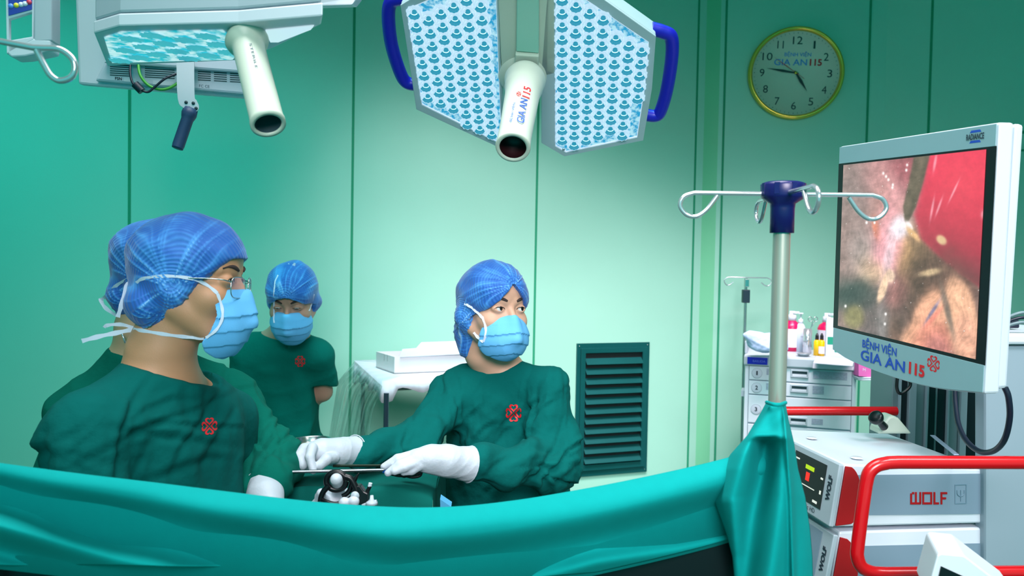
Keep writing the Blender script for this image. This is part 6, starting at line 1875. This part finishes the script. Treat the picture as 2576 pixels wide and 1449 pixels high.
# tower frame
tw = thing('equipment_tower', 'tall grey equipment tower with red handles carrying the stacked endoscopy devices', 'equipment tower', V(us(2450, 1200)[0], us(2450, 1200)[1] + .1, 0))
m_mast = mat('mast_grey', (112, 136, 142), .4, noise=.05, nscale=5); m_mast2 = mat('mast_light', (150, 168, 180), .35, noise=.06, nscale=3); m_mdark = mat('mast_dark', (12, 18, 30), .5)
md = 2.06
mq = lambda x, y, off=0.0: hit(x, y, at(2350, 1000, md), ns_) + ns_ * off
def mbar(xa, xb, ya, yb, o0, o1, name, m, bev=.001):
    A_, B_ = mq(xa, 1000), mq(xb, 1000); za, zb = mq(xa, ya)[2], mq(xa, yb)[2]
    P = [V(A_[0], A_[1], zb), V(B_[0], B_[1], zb), V(B_[0], B_[1], za), V(A_[0], A_[1], za)]
    return MB().prism([p + ns_ * o0 for p in P], ns_ * (o1 - o0)).build(name, m, tw, bev)
mbar(2244, 2482, 880, 1800, -.10, 0, 'mast', m_mast, .003)
for xa, xb, m in ((2262, 2280, m_mdark), (2332, 2352, m_mdark), (2358, 2378, m_mdark), (2430, 2466, m_mdark)):
    mbar(xa, xb, 882, 1790, .0005, .002, 'mast_groove', m, 0)
for xa, xb in ((2258, 2262), (2282, 2300), (2325, 2331), (2379, 2384), (2412, 2428), (2467, 2472)):
    mbar(xa, xb, 882, 1790, .0005, .010, 'mast_rib', m_mast2)
# near side column
nq = lambda x, y, off=0.0: hit(x, y, at(2530, 1000, 1.62), ns_) + ns_ * off
MB().prism([nq(2480, 870), nq(2480, 1700), nq(2760, 1700), nq(2760, 870)], ed_ * .035).build('side_column', m_mast2, tw, .006)
MB().prism([nq(2482, 838, .01), nq(2482, 866, .01), nq(2780, 866, .01), nq(2780, 838, .01)], ed_ * .30).build('top_shelf', m_cwhite, tw, .006)
# bases under the units
MB().prism([us(2100, 1520), us(2500, 1520), us(2500, 1560), us(2100, 1560)], ed_ * .4).build('shelf', m_mast2, tw, .003)
B0_ = us(2300, 1500); MB().prism([V(us(2090, 1520)[0], us(2090, 1520)[1], .06), V(us(2760, 1520)[0], us(2760, 1520)[1], .06), V(us(2760, 1520)[0], us(2760, 1520)[1], .14), V(us(2090, 1520)[0], us(2090, 1520)[1], .14)], ed_ * .5).build('base', m_mast2, tw, .01)
for (x, o_) in ((2120, .05), (2120, .45), (2700, .05), (2700, .45)):
    q = us(x, 1520) + ed_ * o_; MB().lathe(V(q[0], q[1], 0), V(0, 0, 1), [(0, 0), (.03, 0), (.03, .058), (0, .058)], 16).build('castor', m_dark, tw)
hd2 = lambda x, y, d=1.36: at(x, y, d)
MB().tube([hd2(2700, 1164), hd2(2260, 1163)] + smoothpath([hd2(2235, 1164), hd2(2205, 1172), hd2(2186, 1190), hd2(2178, 1220)], 6) + smoothpath([hd2(2168, 1290), hd2(2158, 1370), hd2(2157, 1400), hd2(2168, 1426), hd2(2195, 1440), hd2(2230, 1443)], 6) + [hd2(2700, 1438)], .0112, 20).build('handle', m_red, tw)
MB().tube([at(1950, 1034, 2.02), at(2255, 1034, 2.02)], .0115, 18).build('far_handle', m_red, tw)
MB().tube([at(1950, 1034, 2.02), at(1950, 1034, 2.02) + ed_ * .02 + V(0, 0, -.02), at(1950, 1200, 2.05)], .0115, 18).build('far_handle_end', m_red, tw)
# clamp and knob
clp = MB().prism([at(x, y, 1.86) for x, y in [(2208, 1092), (2212, 1078), (2236, 1048), (2248, 1045), (2262, 1052), (2296, 1092)]], V(0, .05, 0)).build('clamp', m_cream, tw, .006)
ka0 = at(2226, 1076, 1.85); ka1 = at(2198, 1044, 1.82)
MB().lathe(ka0, ka1 - ka0, [(.006, 0), (.0095, .004), (.0085, .018), (.007, .026), (.007, .036), (.0145, .040), (.0165, .046), (.0165, .052), (.012, .056), (0, .056)], 24).build('knob', m_black, tw)
# monitor arm joining the screen to the mast
MB().tube([mp(-.05, -.1, -.05), mp(-.05, -.1, -.12), mq(2400, 1000, .02) * V(1, 1, 0) + V(0, 0, mp(0, -.1)[2])], .022, 14).build('monitor_arm', m_mast2, tw)
MB().tube([mq(2400, 1000, -.05) * V(1, 1, 0) + V(0, 0, mq(2400, 900)[2]), mq(2400, 1000, -.05) * V(1, 1, 0) + V(0, 0, mp(0, .05)[2])], .03, 14).build('arm_post', m_mast2, tw)
o = MB().tube(smoothpath([at(2402, 960, 1.70), at(2404, 1020, 1.66), at(2412, 1070, 1.62), at(2432, 1110, 1.58), at(2465, 1136, 1.54), at(2500, 1134, 1.50), at(2527, 1105, 1.46), at(2540, 1050, 1.44), at(2537, 1000, 1.43), at(2528, 975, 1.43)], 8), .0054, 12).build('power_cable', m_dark)
tag(o, 'thick dark cable looping below the monitor', 'cable')
o = MB().tube(smoothpath([at(2258, 940, 1.95), at(2256, 975, 1.95), at(2264, 990, 1.95), at(2280, 982, 1.95), at(2290, 968, 1.95), at(2286, 945, 1.95)], 6), .004, 10).build('signal_cable', m_black)
tag(o, 'small black cable loop hanging behind the monitor\'s lower edge', 'cable')
dv = thing('cable_bundle', 'dark device and cables on the tower shelf at the right edge', 'cable', nq(2560, 836, .01))
MB().prism([nq(2530, 812, -.08), nq(2530, 834, -.08), nq(2640, 834, -.08), nq(2640, 812, -.08)], ed_ * .1).build('device', m_dark, dv, .003)
for k in range(3):
    MB().tube(smoothpath([nq(2530, 800 + k * 10, .0), nq(2560, 786 + k * 12, .01), nq(2600, 790 + k * 12, .01), nq(2660, 800 + k * 10, .0)], 5), .0036, 8).build('cable', m_dark if k % 2 else m_mast, dv)
# white clip sheet lying on top of the upper unit
q = [hit(x, y, u0p + V(0, 0, .0025), V(0, 0, 1)) for x, y in [(2340, 1096), (2352, 1097), (2412, 1145), (2400, 1145)]]
o = MB().prism(q, V(0, 0, .002)).build('plastic_strip', mat('strip_film', (196, 208, 236), .2)); tag(o, 'clear bluish plastic strip lying on top of the upper endoscopy device', 'strip')
# white device in the bottom right corner
wd = thing('bedside_screen', 'white-cased device with dark screen rising into the bottom right corner', 'device', at(2420, 1500, 1.15))
sl = [at(x, y, 1.15) for x, y in [(2338, 1470), (2360, 1394), (2366, 1391), (2425, 1396), (2515, 1470)]]
MB().prism([at(x, y, 1.15) for x, y in [(2330, 1500), (2358, 1396), (2366, 1391), (2425, 1397), (2560, 1500)]], nrm(V(.35, 1, 0)) * .10).build('casing', m_cwhite, wd, .005)
MB().prism([at(x, y, 1.1488) for x, y in [(2350, 1500), (2367, 1424), (2450, 1462), (2490, 1500)]], -FW * .001).build('screen', m_black, wd)
sb_ = at(2430, 1500, 1.20); MB().tube([V(sb_[0], sb_[1], .0), V(sb_[0], sb_[1], sb_[2])], .02, 14).build('stand', m_steel, wd)
